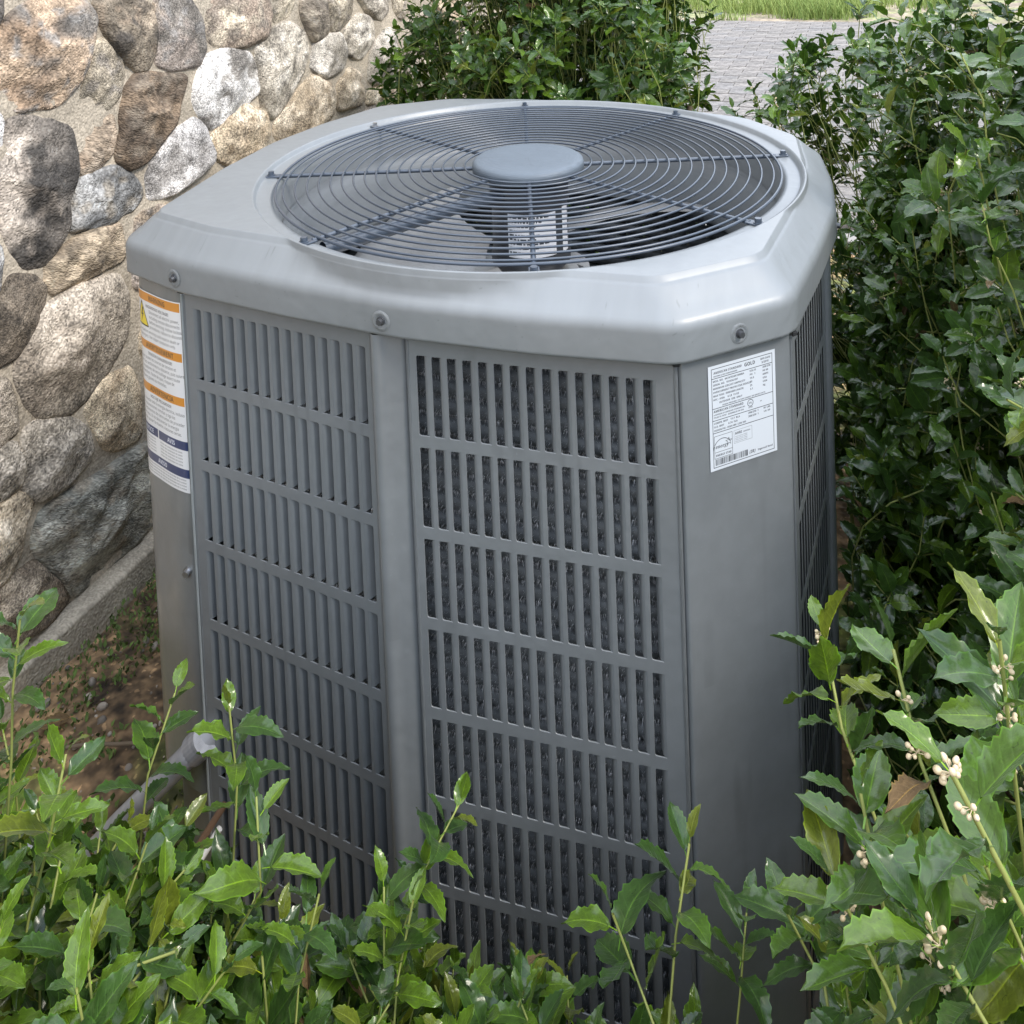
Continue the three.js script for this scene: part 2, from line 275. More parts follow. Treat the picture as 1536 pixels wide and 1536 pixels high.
      c.copy(C[0]).lerp(C[1], clamp((n1 - .46) * 7)).lerp(C[2], clamp((n2 - .50) * 8)).lerp(C[3], clamp((n3 - .58) * 9) * .8);
      col.push(c.r * 1.8, c.g * 1.8, c.b * 1.8);
    }
    for (let k = 0; k < K; k++) for (let i = 0; i < 60; i++) { const j = (i + 1) % 60, a = k * 60 + i, b = k * 60 + j; idx.push(a, b, a + 60, b, b + 60, a + 60); }
    for (let i = 0; i < 60; i++) for (let k = K - 1; k >= 0; k--) { const a = (k * 60 + i) * 3, b = a + 180; arc[k * 60 + i] = arc[k * 60 + 60 + i] + Math.hypot(pos[a] - pos[b], pos[a + 1] - pos[b + 1], pos[a + 2] - pos[b + 2]); }
    for (let k = 0; k <= K; k++) for (let i = 0; i < 60; i++) { const dx = p[i][0] - cx, dy = p[i][1] - cy, L = Math.hypot(dx, dy), r = arc[k * 60 + i]; uv.push(cx + dx / L * r + key * .37, cy + dy / L * r + key * .23); }
    for (let i = 0; i < pos.length; i += 3) { pos[i + 1] -= cy; pos[i + 2] -= cx; }
    const g = geom(pos, idx.reverse(), uv, col);
    const m = part('stone', g, ['greenslab', 'beige', 'brown', 'tanrust', 'grey'].includes(kind) ? layered : mats[(rough > 1 ? 2 : 0) + (key % 2)], wall); m.position.set(0, cy, cx - R0.z);
    return m;
  }
  const seeds = [];
  TRACED.forEach((t, i) => {
    const poly = []; for (let k = 1; k < t.length; k += 2) poly.push([t[k] / 100, t[k + 1] / 100]);
    stone(poly, t[0], i);
    const c = poly.reduce((a, p) => [a[0] + p[0] / poly.length, a[1] + p[1] / poly.length], [0, 0]); seeds.push([c[0], c[1], 1, poly]);
  });
  // the rest of the wall, laid the same way
  const inside = (z, y) => seeds.some((s) => s[3] && s[3].reduce((r, p, i) => { const q = s[3][(i + 1) % s[3].length]; return (p[1] > y) !== (q[1] > y) && z < (q[0] - p[0]) * (y - p[1]) / (q[1] - p[1]) + p[0] ? !r : r; }, false));
  for (let z = Z0 + .1; z < Z1 - .05; z += .2) for (let y = .12; y < YT - .08; y += .17) {
    const a = z + rr(-.07, .07) + (Math.round(y / .17) % 2) * .1, b = y + rr(-.05, .05);
    let near = 9; for (const s of seeds) near = Math.min(near, Math.hypot((s[0] - a), (s[1] - b) * 1.1));
    if (near > .13 && !inside(a, b)) seeds.push([a, b, 0, null]);
  }
  const kinds = ['tan', 'cream', 'tangrey', 'greybeige', 'sand', 'pinkgrey', 'speckle', 'tanwarm', 'greylight', 'beige', 'white', 'grey'];
  seeds.forEach((s, key) => {
    if (s[2]) return;
    let poly = [[s[0] - .22, s[1] - .2], [s[0] + .22, s[1] - .2], [s[0] + .22, s[1] + .2], [s[0] - .22, s[1] + .2]];
    const cut = (nx, ny, d) => { const o = []; for (let i = 0; i < poly.length; i++) { const a = poly[i], b = poly[(i + 1) % poly.length], da = a[0] * nx + a[1] * ny - d, db = b[0] * nx + b[1] * ny - d; if (da <= 0) o.push(a); if (da * db < 0) { const t = da / (da - db); o.push([lerp(a[0], b[0], t), lerp(a[1], b[1], t)]); } } poly = o; };
    const blocks = [];
    for (const t of seeds) {
      if (t === s || Math.hypot(t[0] - s[0], t[1] - s[1]) > .75) continue;
      if (t[3]) { // stay clear of a traced stone: cut by its nearest corner
        for (let i = 0; i < t[3].length; i++) { const a = t[3][i], b = t[3][(i + 1) % t[3].length]; for (const f of [0, .5]) blocks.push([lerp(a[0], b[0], f), lerp(a[1], b[1], f)]); }
      } else { const dx = t[0] - s[0], dy = t[1] - s[1], L = Math.hypot(dx, dy); cut(dx / L, dy / L, (dx * (s[0] + t[0]) + dy * (s[1] + t[1])) / 2 / L - .010); }
    }
    blocks.sort((a, b) => Math.hypot(a[0] - s[0], a[1] - s[1]) - Math.hypot(b[0] - s[0], b[1] - s[1]));
    for (const q of blocks.slice(0, 40)) { const dx = q[0] - s[0], dy = q[1] - s[1], L = Math.hypot(dx, dy); if (poly.length > 2) cut(dx / L, dy / L, dx / L * q[0] + dy / L * q[1] - .014); }
    cut(0, -1, -.065); cut(1, 0, Z1 - .02); cut(-1, 0, -Z0 - .02); cut(0, 1, YT - .02);
    if (poly.length < 3) return;
    let A = 0; poly.forEach((p, i) => { const q = poly[(i + 1) % poly.length]; A += p[0] * q[1] - p[1] * q[0]; });
    if (Math.abs(A) / 2 < .004) return;
    stone(poly, kinds[Math.floor(hash(key, 7, 7, 7) * kinds.length)], key + 100, .9);
  });
  // concrete ledge under the stones
  const led = [], n = 120;
  { const pos = [], idx = [], uv = [];
    for (let i = 0; i <= n; i++) { const z = lerp(Z0, Z1, i / n), w = .006 * (fbm(z * 6, 1, 1, 3, 81) - .5), t =   .056 + .006 * (fbm(z * 8, 3, 1, 3, 82) - .5), o = .034 + w * .6;
      for (const [x, y] of [[o + .006, -.08], [o + .003, t - .006], [o + .0005, t - .0015], [o - .004, t], [-.02, t + .004]]) { pos.push(x, y, z - R0.z); uv.push(z, y + x); } }
    for (let i = 0; i < n; i++) for (let k = 0; k < 4; k++) { const a = i * 5 + k; idx.push(a, a + 1, a + 5, a + 1, a + 6, a + 5); }
    const m = mortar.clone(); m.color = lin('#d3cdc0'); part('ledge', geom(pos, idx, uv), m, wall);
  }
}

// ---------------------------------------------------------------- the condenser unit
{
  const unit = thing('air_conditioner', 'grey outdoor air conditioner with louvered sides and round wire fan guard on top', 'air conditioner');
  const TOP = .90;                                              // height of the fan guard plane
  const dust = tex(512, (u, v) => { const a = tfbm(u, v, 5, 6, 101), b = tfbm(u, v, 40, 3, 102), s = tile(u, v, 200, 103) > .965 ? .10 : 0; const st = tile(u, v * .06, 60, 105) * tile(u, v * .3, 14, 106), k = .95 + .07 * (a - .5) + .05 * (b - .5) - .10 * clamp((st - .45) * 2.5) + s * (a > .5 ? 1 : 0); return [k, k * .995, k * .985]; }, true);
  const peel = tex(256, (u, v) => tfbm(u, v, 48, 2, 104));
  const wob = tex(256, (u, v) => .9 * tfbm(u, v, 3, 3, 107) + .02 * tfbm(u, v, 60, 2, 104));
  const dustLid = tex(512, (u, v) => { const k = .965 + .07 * (tfbm(u, v, 4, 6, 111) - .5) + .05 * (tfbm(u, v, 40, 3, 102) - .5) - (tile(u, v, 150, 113) > .975 ? .12 : 0); return [k, k, k * .99]; }, true);
  const paint = (c, o = {}) => new THREE.MeshPhysicalMaterial({ color: new THREE.Color().setRGB(...c), map: dust, bumpMap: peel, bumpScale: .0004, roughness: .42, clearcoat: .35, clearcoatRoughness: .22, ...o });
  const GREY = [.184, .202, .218];
  const lidPaint = paint([.212, .230, .247], { map: dustLid, roughness: .45, clearcoat: .42, clearcoatRoughness: .32 });
  const bodyPaint = paint(GREY), postPaint = paint(GREY, { bumpMap: wob, bumpScale: .006, roughness: .34, clearcoat: .5 }), louverPaint = bodyPaint;
  const guardMat = new THREE.MeshPhysicalMaterial({ color: new THREE.Color().setRGB(.055, .072, .098), roughness: .36, clearcoat: .4, clearcoatRoughness: .25 });
  const hubMat = new THREE.MeshPhysicalMaterial({ color: new THREE.Color().setRGB(.12, .15, .185), map: dust, roughness: .55, bumpMap: peel, bumpScale: .0003 });
  const steel = new THREE.MeshStandardMaterial({ color: new THREE.Color().setRGB(.45, .46, .48), metalness: .9, roughness: .32 });
  const darkSteel = new THREE.MeshStandardMaterial({ color: new THREE.Color().setRGB(.10, .105, .115), metalness: .6, roughness: .45 });
  const galv = new THREE.MeshStandardMaterial({ color: new THREE.Color().setRGB(.36, .37, .38), map: dust, metalness: .55, roughness: .42 });

  // ---- lid: lofted between closed outlines about the fan axis
  const OUT = resample(chaikin([[-.425, .345], [-.305, .378], [-.15, .393], [0, .401], [.15, .391], [.291, .371], [.392, .276], [.411, .14], [.425, 0], [.417, -.12], [.395, -.25], [.30, -.352], [.15, -.402], [0, -.425], [-.17, -.415], [-.325, -.382], [-.437, -.29], [-.475, -.14], [-.488, 0], [-.472, .15]], 3, true, .075), 900);
  const rho = (t) => { // radius of the outline in a direction
    let best = 0; const c = Math.cos(t), s = Math.sin(t);
    for (let i = 0; i < OUT.length; i++) { const a = OUT[i], b = OUT[(i + 1) % OUT.length], d = (b[0] - a[0]) * s - (b[1] - a[1]) * c; if (!d) continue; const u = (a[1] * c - a[0] * s) / d; if (u >= 0 && u <= 1) { const r = (a[0] + (b[0] - a[0]) * u) * c + (a[1] + (b[1] - a[1]) * u) * s; if (r > best) best = r; } }
    return best;
  };
  {
    const N = 360, pos = [], idx = [], uv = [];
    const prof = [
      () => [.352, -.052], () => [.354, -.02], () => [.3565, -.008], () => [.361, -.002], () => [.366, -.0005], () => [.379, 0], () => [.3815, .002], () => [.3835, .0065], () => [.3865, .0085],
      (o) => [Math.max(o - .060, .3875), .0085], (o) => [Math.max(o - .0445, .3882), .0082], (o) => [Math.max(o - .0425, .3888), .0076], (o) => [Math.max(o - .0385, .3895), .0030], (o) => [Math.max(o - .0365, .3900), .0016], (o) => [Math.max(o - .033, .3905), .0002], (o) => [Math.max(o - .020, .3915), -.0105],
      (o) => [Math.max(o - .0105, .3925), -.0172], (o) => [o - .0058, -.0206], (o) => [o - .0040, -.0222], (o) => [o - .0023, -.0243], (o) => [o - .0010, -.0268], (o) => [o - .0002, -.0298], (o) => [o, -.0325], (o) => [o, -.0360], (o) => [o, -.059], (o) => [o - .0006, -.0615], (o) => [o - .002, -.063], (o) => [o - .005, -.063], (o) => [o - .006, -.059], (o) => [o - .007, -.04],
    ];
    for (let i = 0; i < N; i++) { const t = i / N * 2 * Math.PI, o = rho(t); prof.forEach((f) => { const [r, y] = f(o); pos.push(r * Math.cos(t), y + TOP, r * Math.sin(t)); uv.push(r * Math.cos(t) * 2, (r * Math.sin(t) + y) * 2); }); }
    const K = prof.length;
    for (let i = 0; i < N; i++) for (let k = 0; k < K - 1; k++) { const a = i * K + k, b = ((i + 1) % N) * K + k; idx.push(a, a + 1, b, b, a + 1, b + 1); }
    const lid = part('top_cover', geom(pos, idx, uv), lidPaint, unit);
    // screws in pressed dimples round the skirt
    const dim = new THREE.LatheGeometry([[.0036, -.0004], [.0052, -.0002], [.0068, .0004], [.0080, .0008], [.0094, .0007], [.0112, -.0003]].map(([r, y]) => new THREE.Vector2(r, y)), 28);
    const washer = new THREE.CylinderGeometry(.0046, .0050, .0014, 20).translate(0, .0003, 0), hex = new THREE.CylinderGeometry(.0033, .0036, .0042, 6).translate(0, .0026, 0);
    for (const [x, z, nx, nz] of [[-.312, .3765, -.2, 1], [-.016, .401, -.0, 1], [.343, .322, .71, .71], [.4245, .0, 1, 0], [.345, -.305, .7, -.7]]) {
      const s = new THREE.Group(); s.name = 'screw'; const q = new THREE.Quaternion().setFromUnitVectors(V(0, 1, 0), V(nx, 0, nz).normalize());
      s.position.set(x, TOP - .046, z); s.quaternion.copy(q); unit.add(s);
      part('dimple', dim, lidPaint, s); part('screw_head', merge([washer, hex]), darkSteel, s);
    }
  }
  // ---- wire fan guard
  {
    const guard = new THREE.Group(); guard.name = 'fan_guard'; guard.position.set(0, TOP + .006, 0); unit.add(guard);
    for (let i = 0; i < 18; i++) { const r = i < 17 ? .0925 + i * .01585 : .3565; part('guard_ring', new THREE.TorusGeometry(r, i < 17 ? .00145 : .0019, 6, 120).rotateX(Math.PI / 2), guardMat, guard).position.y = -.0025 * Math.pow(i / 17, 2); }
    for (let k = 0; k < 8; k++) {
      const a = 2.7641 + k * Math.PI / 4, g = [new THREE.CylinderGeometry(.0030, .0030, .29, 8).rotateZ(Math.PI / 2).translate(.218, -.0055, 0)];
      g.push(new RoundedBoxGeometry(.026, .0026, .012, 2, .001).translate(.372, -.005, 0));
      const s = part('guard_spoke', merge(g), guardMat, guard); s.rotation.y = -a;
      const b = part('bolt', merge([new THREE.CylinderGeometry(.0058, .0058, .0014, 16).translate(.374, -.003, 0), new THREE.CylinderGeometry(.0042, .0042, .0048, 6).translate(.374, 0, 0)]), k === 1 ? steel : guardMat, guard); b.rotation.y = -a;
    }
    const hub = new THREE.LatheGeometry([[.0001, .0085], [.05, .0085], [.070, .0080], [.0765, .0068], [.0802, .0042], [.0815, 0], [.0815, -.008], [.079, -.009]].map(([r, y]) => new THREE.Vector2(r, y)), 72);
    part('hub_cap', hub, hubMat, guard);
  }
  // ---- fan, motor and shroud below the guard
  {
    part('fan_shroud', new THREE.LatheGeometry([[.351, -.05], [.348, -.064], [.333, -.084], [.326, -.14], [.328, -.150], [.3305, -.152], [.3315, -.14], [.3365, -.086], [.3505, -.066], [.3535, -.05]].map(([r, y]) => new THREE.Vector2(r, y + TOP)), 120), bodyPaint, unit);
    const motor = new THREE.Group(); motor.name = 'fan_motor'; motor.position.set(0, TOP, 0); unit.add(motor);
    part('motor_body', new THREE.LatheGeometry([[.0001, -.012], [.05, -.013], [.058, -.02], [.058, -.045], [.0555, -.047], [.0555, -.118], [.058, -.12], [.058, -.134], [.050, -.142], [.02, -.146], [.0001, -.146]].map(([r, y]) => new THREE.Vector2(r, y)), 48), darkSteel, motor);
    const cv = document.createElement('canvas'); cv.width = 256; cv.height = 200; const c = cv.getContext('2d'); c.fillStyle = '#e4e6ea'; c.fillRect(0, 0, 256, 200); c.fillStyle = '#3b4048'; c.font = 'bold 15px sans-serif';
    for (let i = 0; i < 9; i++) for (let x = 8; x < 190 - (i % 3) * 30;) { const w = 6 + rnd() * 26; c.fillRect(x, 12 + i * 20, w, 8); x += w + 6; }
    const t = new THREE.CanvasTexture(cv); t.colorSpace = THREE.SRGBColorSpace;
    const lab = new THREE.MeshStandardMaterial({ map: t, roughness: .5 });
    part('motor_label', new THREE.CylinderGeometry(.0559, .0559, .062, 24, 1, true, -.23, 1.3).translate(0, -.083, 0), lab, motor);
    const strip = new THREE.CylinderGeometry(.0561, .0561, .066, 8, 1, true, 1.32, .30).translate(0, -.083, 0);
    part('motor_tag', strip, new THREE.MeshStandardMaterial({ color: 0xd8dade, roughness: .5 }), motor);
    // wiring conduit under one spoke
    part('motor_lead', tube([V(.05, -.03, 0), V(.12, -.024, 0), V(.25, -.020, 0), V(.345, -.017, 0)], .0092, 24, 12), guardMat, motor).rotation.y = -(2.7641 - Math.PI / 4 + .02);
    const fan = new THREE.Group(); fan.name = 'fan'; fan.position.set(0, TOP, 0); unit.add(fan);
    const bladeGeo = (() => {
      const nu = 20, nv = 14, pos = [], idx = [], uv = [];
      for (let i = 0; i <= nu; i++) for (let j = 0; j <= nv; j++) {
        const s = i / nu, q = j / nv - .5, r = lerp(.075, .318, s), wdt = lerp(.55, 1.02, Math.pow(s, .6)) * (s > .88 ? 1 - Math.pow((s - .88) / .12, 2) * .22 : 1), a = q * wdt + .32 * s * s, y = -.155 + q * lerp(.062, .074, s) * 1.0 + .012 * (1 - 4 * q * q);
        pos.push(r * Math.cos(a), y, r * Math.sin(a)); uv.push(r * 2, a);
      }
      for (let i = 0; i < nu; i++) for (let j = 0; j < nv; j++) { const a = i * (nv + 1) + j; idx.push(a, a + 1, a + nv + 1, a + 1, a + nv + 2, a + nv + 1); }
      return geom(pos, idx, uv);
    })();
    for (let k = 0; k < 4; k++) part('fan_blade', bladeGeo, galv, fan).rotation.y = -(1.62 + k * Math.PI / 2);
    part('fan_hub', merge([new THREE.CylinderGeometry(.085, .085, .004, 40).translate(0, -.152, 0), new THREE.CylinderGeometry(.02, .02, .03, 20).translate(0, -.157, 0)]), galv, fan);
    const comp = new THREE.Group(); comp.name = 'compressor'; comp.position.set(-.05, 0, 0); unit.add(comp);
    part('compressor_shell', new THREE.LatheGeometry([[.0001, .36], [.05, .355], [.085, .33], [.095, .29], [.097, .10], [.11, .07], [.0001, .06]].map(([r, y]) => new THREE.Vector2(r, y)), 40), new THREE.MeshStandardMaterial({ color: 0x131415, roughness: .5 }), comp);
    part('suction_pipe', tube([V(.04, .35, 0), V(.04, .42, .01), V(.09, .44, .04), V(.2, .42, .08), V(.26, .3, .1), V(.26, .1, .1)], .009, 40, 8), new THREE.MeshStandardMaterial({ color: new THREE.Color().setRGB(.35, .17, .09), metalness: .9, roughness: .5 }), comp);
  }
  // ---- body
  const PL = [-.312, .3635], LB = [-.413, .335], M1 = [-.0375, .386], M2 = [.0045, .386], PR = [.2865, .3585], Q = [.387, .2625], R1 = [.4085, .022], R2 = [.411, -.022], B1 = [.385, -.25], B2 = [.292, -.338], K0 = [0, -.41], B3 = [-.312, -.371], B4 = [-.424, -.285], LM = [-.474, -.01];
  const Y0 = .012, Y1 = .834;                                    // lower and upper edge of the body panels
  const SW = .0124, SH = .087, PITCH = .0998;
  function panel(A, B, mirror, first, last, single, thin = false) {            // louvered panel between two plan points; mirror: blades fold the other way
    const dx = B[0] - A[0], dz = B[1] - A[1], w = Math.hypot(dx, dz), g = new THREE.Group();
    g.name = 'louver_panel'; g.position.set(A[0], 0, A[1]); g.rotation.y = -Math.atan2(dz, dx); unit.add(g);
    const sh = new THREE.Shape([[0, Y0], [w, Y0], [w, Y1], [0, Y1]].map(([x, y]) => new THREE.Vector2(x, y)));
    const n = Math.round((last - first) / .0170), p = (last - first - SW) / (n - 1), c = .0028, slots = [];
    for (let r = 0; r < 8; r++) for (let i = 0; i < n; i++) {
      const x0 = first + i * p, x1 = x0 + SW, y0 = r < 7 ? .727 - r * PITCH : .058, y1 = r < 7 ? y0 + SH : y0 + .058, h = new THREE.Path();
      if (!mirror) { h.moveTo(x0, y0); h.lineTo(x0, y1); h.lineTo(x1 - c, y1); h.quadraticCurveTo(x1, y1, x1, y1 - c); h.lineTo(x1, y0 + c); h.quadraticCurveTo(x1, y0, x1 - c, y0); h.lineTo(x0, y0); }
      else { h.moveTo(x1, y0); h.lineTo(x0 + c, y0); h.quadraticCurveTo(x0, y0, x0, y0 + c); h.lineTo(x0, y1 - c); h.quadraticCurveTo(x0, y1, x0 + c, y1); h.lineTo(x1, y1); h.lineTo(x1, y0); }
      sh.holes.push(h); slots.push([x0, y0, y1]);
    }
    const sheet = new THREE.ExtrudeGeometry(sh, { depth: thin ? .0001 : .0006, bevelEnabled: true, bevelThickness: thin ? .0002 : .0005, bevelSize: .0005, bevelOffset: -.0002, bevelSegments: 2, curveSegments: 4, steps: 1 }).translate(0, 0, thin ? -.0003 : -.0011);
    const uvs = sheet.attributes.uv; for (let i = 0; i < uvs.count; i++) uvs.setXY(i, uvs.getX(i) * 2, uvs.getY(i) * 2);
    // folded returns along the panel edges
    const ret = [new RoundedBoxGeometry(.0046, Y1 - Y0 - .004, .012, 3, .0021).translate(.0012, (Y0 + Y1) / 2 - .002, -.0052), new RoundedBoxGeometry(.0046, Y1 - Y0 - .004, .012, 3, .0021).translate(w - .0012, (Y0 + Y1) / 2 - .002, -.0052), new RoundedBoxGeometry(w, .0060, .013, 4, .0028).translate(w / 2, Y1 - .0012, -.0056)];
    part('panel_sheet', merge([sheet, ...ret]), bodyPaint, g);
    // blade: leaves the slot edge in the sheet's plane, rolls inwards and runs back
    const blade = (h) => {
      const prof = [[0, 0]], R = .0045, A1 = 1.15; for (let k = 1; k <= 7; k++) { const a = A1 * k / 7; prof.push([R * Math.sin(a), -R * (1 - Math.cos(a))]); }
      const L = prof[7]; prof.push([L[0] + .0065 * Math.cos(A1), L[1] - .0065 * Math.sin(A1)]);
      const pos = [], idx = [], uv = []; let s = 0;
      prof.forEach((q, i) => { if (i) s += Math.hypot(q[0] - prof[i - 1][0], q[1] - prof[i - 1][1]); for (const y of [0, h]) { const k = y ? -.10 * s * 0 : .12 * s; pos.push((mirror ? -1 : 1) * q[0], y + (y ? -.0003 : .0003 + k), q[1] - .0003); uv.push(s * 2, y * 2); } });
      for (let i = 0; i < prof.length - 1; i++) { const a = i * 2; mirror ? idx.push(a, a + 1, a + 2, a + 1, a + 3, a + 2) : idx.push(a, a + 2, a + 1, a + 1, a + 2, a + 3); }
      return geom(pos, idx, uv);
    };
    const big = blade(SH), small = blade(.058), all = [];
    slots.forEach(([x0, y0, y1]) => {
      const ge = y1 - y0 > .07 ? big : small, x = mirror ? x0 + SW : x0;
      if (single && y0 > .1) part('louver', ge, louverPaint, g).position.set(x, y0, 0);
      else all.push(ge.clone().translate(x, y0, 0));
    });
    if (all.length) { const m = part('louver', merge(all), louverPaint, g); m.userData.kind = 'stuff'; }
    return g;
  }
  panel(PL, M1, false, .0155, .2665, true);
  panel(M2, PR, true, .0105, .2625, true);
  panel(Q, R1, false, .020, .222, true, true);
  panel(R2, B1, true, .014, .214, false, true);
  panel(B2, K0, false, .02, .28, false);
  panel(K0, B3, true, .02, .29, false);
  // corner and side plates: swept from plan curves, with a rounded rib profile
  function plate(name, plan, y0, y1, mat, thick = .0012) {
    const pos = [], idx = [], uv = []; let s = 0; const n = plan.length, ny = 24;
    plan.forEach((q, i) => { if (i) s += Math.hypot(q[0] - plan[i - 1][0], q[1] - plan[i - 1][1]); for (let j = 0; j <= ny; j++) { pos.push(q[0], lerp(y0, y1, j / ny), q[1]); uv.push(s * 2, lerp(y0, y1, j / ny) * 2); } });
    for (let i = 0; i < n - 1; i++) for (let j = 0; j < ny; j++) { const a = i * (ny + 1) + j, b = a + ny + 1; idx.push(a, b, a + 1, b, b + 1, a + 1); }
    return part(name, geom(pos, idx, uv), mat, unit);
  }
  const off = (p, q, t, d) => { const dx = q[0] - p[0], dz = q[1] - p[1], L = Math.hypot(dx, dz); return [p[0] + dx * t - dz / L * -d * -1, p[1] + dz * t + dx / L * -d * -1]; };
  // centre post between the two louvered halves of a face: proud, rounded on both edges
  const rounded = (pts, r, n = 5) => { // fillet the corners of an open polyline
    const o = [pts[0]];
    for (let i = 1; i < pts.length - 1; i++) { const p = pts[i], a = pts[i - 1], b = pts[i + 1], da = Math.hypot(a[0] - p[0], a[1] - p[1]), db = Math.hypot(b[0] - p[0], b[1] - p[1]), ra = Math.min(r, da * .48), rb = Math.min(r, db * .48);
      const s = [p[0] + (a[0] - p[0]) * ra / da, p[1] + (a[1] - p[1]) * ra / da], e = [p[0] + (b[0] - p[0]) * rb / db, p[1] + (b[1] - p[1]) * rb / db];
      for (let k = 0; k <= n; k++) { const t = k / n; o.push([(1 - t) * (1 - t) * s[0] + 2 * t * (1 - t) * p[0] + t * t * e[0], (1 - t) * (1 - t) * s[1] + 2 * t * (1 - t) * p[1] + t * t * e[1]]); } }
    o.push(pts[pts.length - 1]); return o;
  };
  plate('centre_post', rounded([[-.0365, .372], [-.0362, .388], [-.0325, .3975], [-.0235, .3980], [-.0165, .3915], [.0008, .3838], [.0035, .3700]], .005), Y0, Y1 + .002, bodyPaint);
  plate('side_post', rounded([[.3935, .024], [.410, .021], [.4155, .012], [.4160, -.010], [.4125, -.020], [.3955, -.024]], .006), Y0, Y1 + .002, bodyPaint);
  // corner plate with the rating plate: the plan runs PR -> Q with small folded flanges
  const corner = rounded([[.2790, .3465], [.2893, .3570], [.2925, .3580], [.3835, .2710], [.3868, .2655], [.3730, .2620]], .005);
  plate('corner_panel', corner, Y0, Y1, postPaint);
  plate('corner_panel', rounded([[.374, -.247], [.3855, -.2535], [.295, -.339], [.288, -.326]], .006), Y0, Y1, postPaint);
  const svc = [...rounded([[-.318, .350], [-.3145, .3620], [-.345, .3590], [-.408, .3395], [-.4225, .3130]], .020, 8), ...[0, 1, 2, 3].map((k) => { const t = (k + 1) / 4; return [lerp(-.4225, -.468, t) , lerp(.313, .10, t)]; })];
  plate('service_panel', svc.slice().reverse(), .19, Y1, paint([.195, .208, .212], { bumpMap: wob, bumpScale: .012, roughness: .30, clearcoat: .55, clearcoatRoughness: .15 }));
  plate('service_base', svc.slice().reverse().map(([x, z]) => [x + .012, z - .014]), Y0, .20, louverPaint);
  plate('side_panel', rounded([[-.468, .098], LM, B4, [-.408, -.288]], .02).reverse(), Y0, Y1, bodyPaint);
  plate('corner_panel', rounded([[-.42, -.28], B4, B3, [-.305, -.36]], .006).reverse(), Y0, Y1, postPaint);
  // dark clip ends where panels meet under the lid, and the panel screw
  for (const [x, z, a] of [[-.3145, .3655, -.1], [.2868, .3605, .3], [.3905, .2655, .9]]) { const m = part('panel_clip', new RoundedBoxGeometry(.007, .0045, .003, 2, .001), new THREE.MeshStandardMaterial({ color: 0x1b1d1f, roughness: .8 }), unit); m.position.set(x, Y1 - .0005, z); m.rotation.y = a; }
  { const m = part('screw', merge([new THREE.CylinderGeometry(.006, .006, .0015, 16), new THREE.CylinderGeometry(.0042, .0044, .0055, 6).translate(0, .003, 0)]), steel, unit); m.position.set(-.3300, .4765, .3612); m.rotation.set(Math.PI / 2, 0, -.12, 'YXZ'); }
  // edge trim beside the service panel
  part('edge_trim', new RoundedBoxGeometry(.0035, Y1 - .1, .006, 2, .0015), paint([.36, .40, .42], { roughness: .3 }), unit).position.set(-.3135, (Y1 + .1) / 2 - .004, .3625);
  { // base pan
    const bp = resample(chaikin([LB, PL, M1, M2, PR, Q, R1, R2, B1, B2, K0, B3, B4, LM], 1, true, .1), 80), s = new THREE.Shape(bp.map((p) => new THREE.Vector2(p[0], -p[1])));
    part('base_pan', new THREE.ExtrudeGeometry(s, { depth: .02, bevelEnabled: true, bevelSize: .002, bevelThickness: .002, bevelSegments: 1 }).rotateX(-Math.PI / 2).translate(0, -.006, 0), louverPaint, unit);
  }
  // ---- condenser coil: tubes wound round the inside, with spiny aluminium fins
  {
    const coil = new THREE.Group(); coil.name = 'coil'; unit.add(coil);
    const loop = [[-.30, .330], [-.15, .345], [0, .352], [.14, .343], [.262, .325], [.335, .25], [.358, .15], [.366, 0], [.358, -.13], [.33, -.24], [.25, -.312], [.1, -.355], [-.1, -.365], [-.28, -.335], [-.39, -.25], [-.425, -.05], [-.41, .15], [-.372, .29]];
    const tubeMat = new THREE.MeshStandardMaterial({ color: new THREE.Color().setRGB(.15, .165, .175), metalness: .3, roughness: .55 });
    const g = tube(loop.map(([x, z]) => V(x, 0, z)), .0094, 120, 8, true);
    for (let k = 0; k < 37; k++) part('coil_tube', g, tubeMat, coil).position.y = .045 + k * .0212;
    const spine = geom([-.00042, 0, 0, .00042, 0, 0, .0001, .0148, .001], [0, 1, 2]);
    const curve = new THREE.CatmullRomCurve3(loop.map(([x, z]) => V(x, 0, z)), true, 'centripetal'); const P = curve.getSpacedPoints(1400);
    const spots = []; for (let i = 0; i < 1400; i++) { const p = P[i], q = P[i + 1]; if ((p.z > .2 && p.x > -.31) || (p.x > .3 && p.z > -.1)) spots.push([p, Math.atan2(q.z - p.z, q.x - p.x)]); }
    const per = 9, n = spots.length * 37 * per, mat = new THREE.MeshStandardMaterial({ color: 0xffffff, metalness: .25, roughness: .38, side: THREE.DoubleSide });
    const im = new THREE.InstancedMesh(spine, mat, n), D = new THREE.Matrix4(), E = new THREE.Euler(), S = new THREE.Vector3(1, 1, 1), Qq = new THREE.Quaternion(), T = new THREE.Vector3(), c = new THREE.Color(); let i = 0;
    for (const [p, a] of spots) for (let k = 0; k < 37; k++) for (let m = 0; m < per; m++) {
      const ph = -.35 + (m / (per - 1)) * (Math.PI + .7) - Math.PI / 2 + rr(-.15, .15); // fan of spines facing outwards
      E.set(ph * 1 + Math.PI / 2, -a, 0, 'YXZ'); Qq.setFromEuler(E); T.set(p.x + rr(-.001, .001), .045 + k * .0212, p.z + rr(-.001, .001));
      const bend = rnd() < .04; Qq.multiply(new THREE.Quaternion().setFromAxisAngle(V(0, 0, 1), rr(-.35, .35) * (bend ? 3 : 1)));
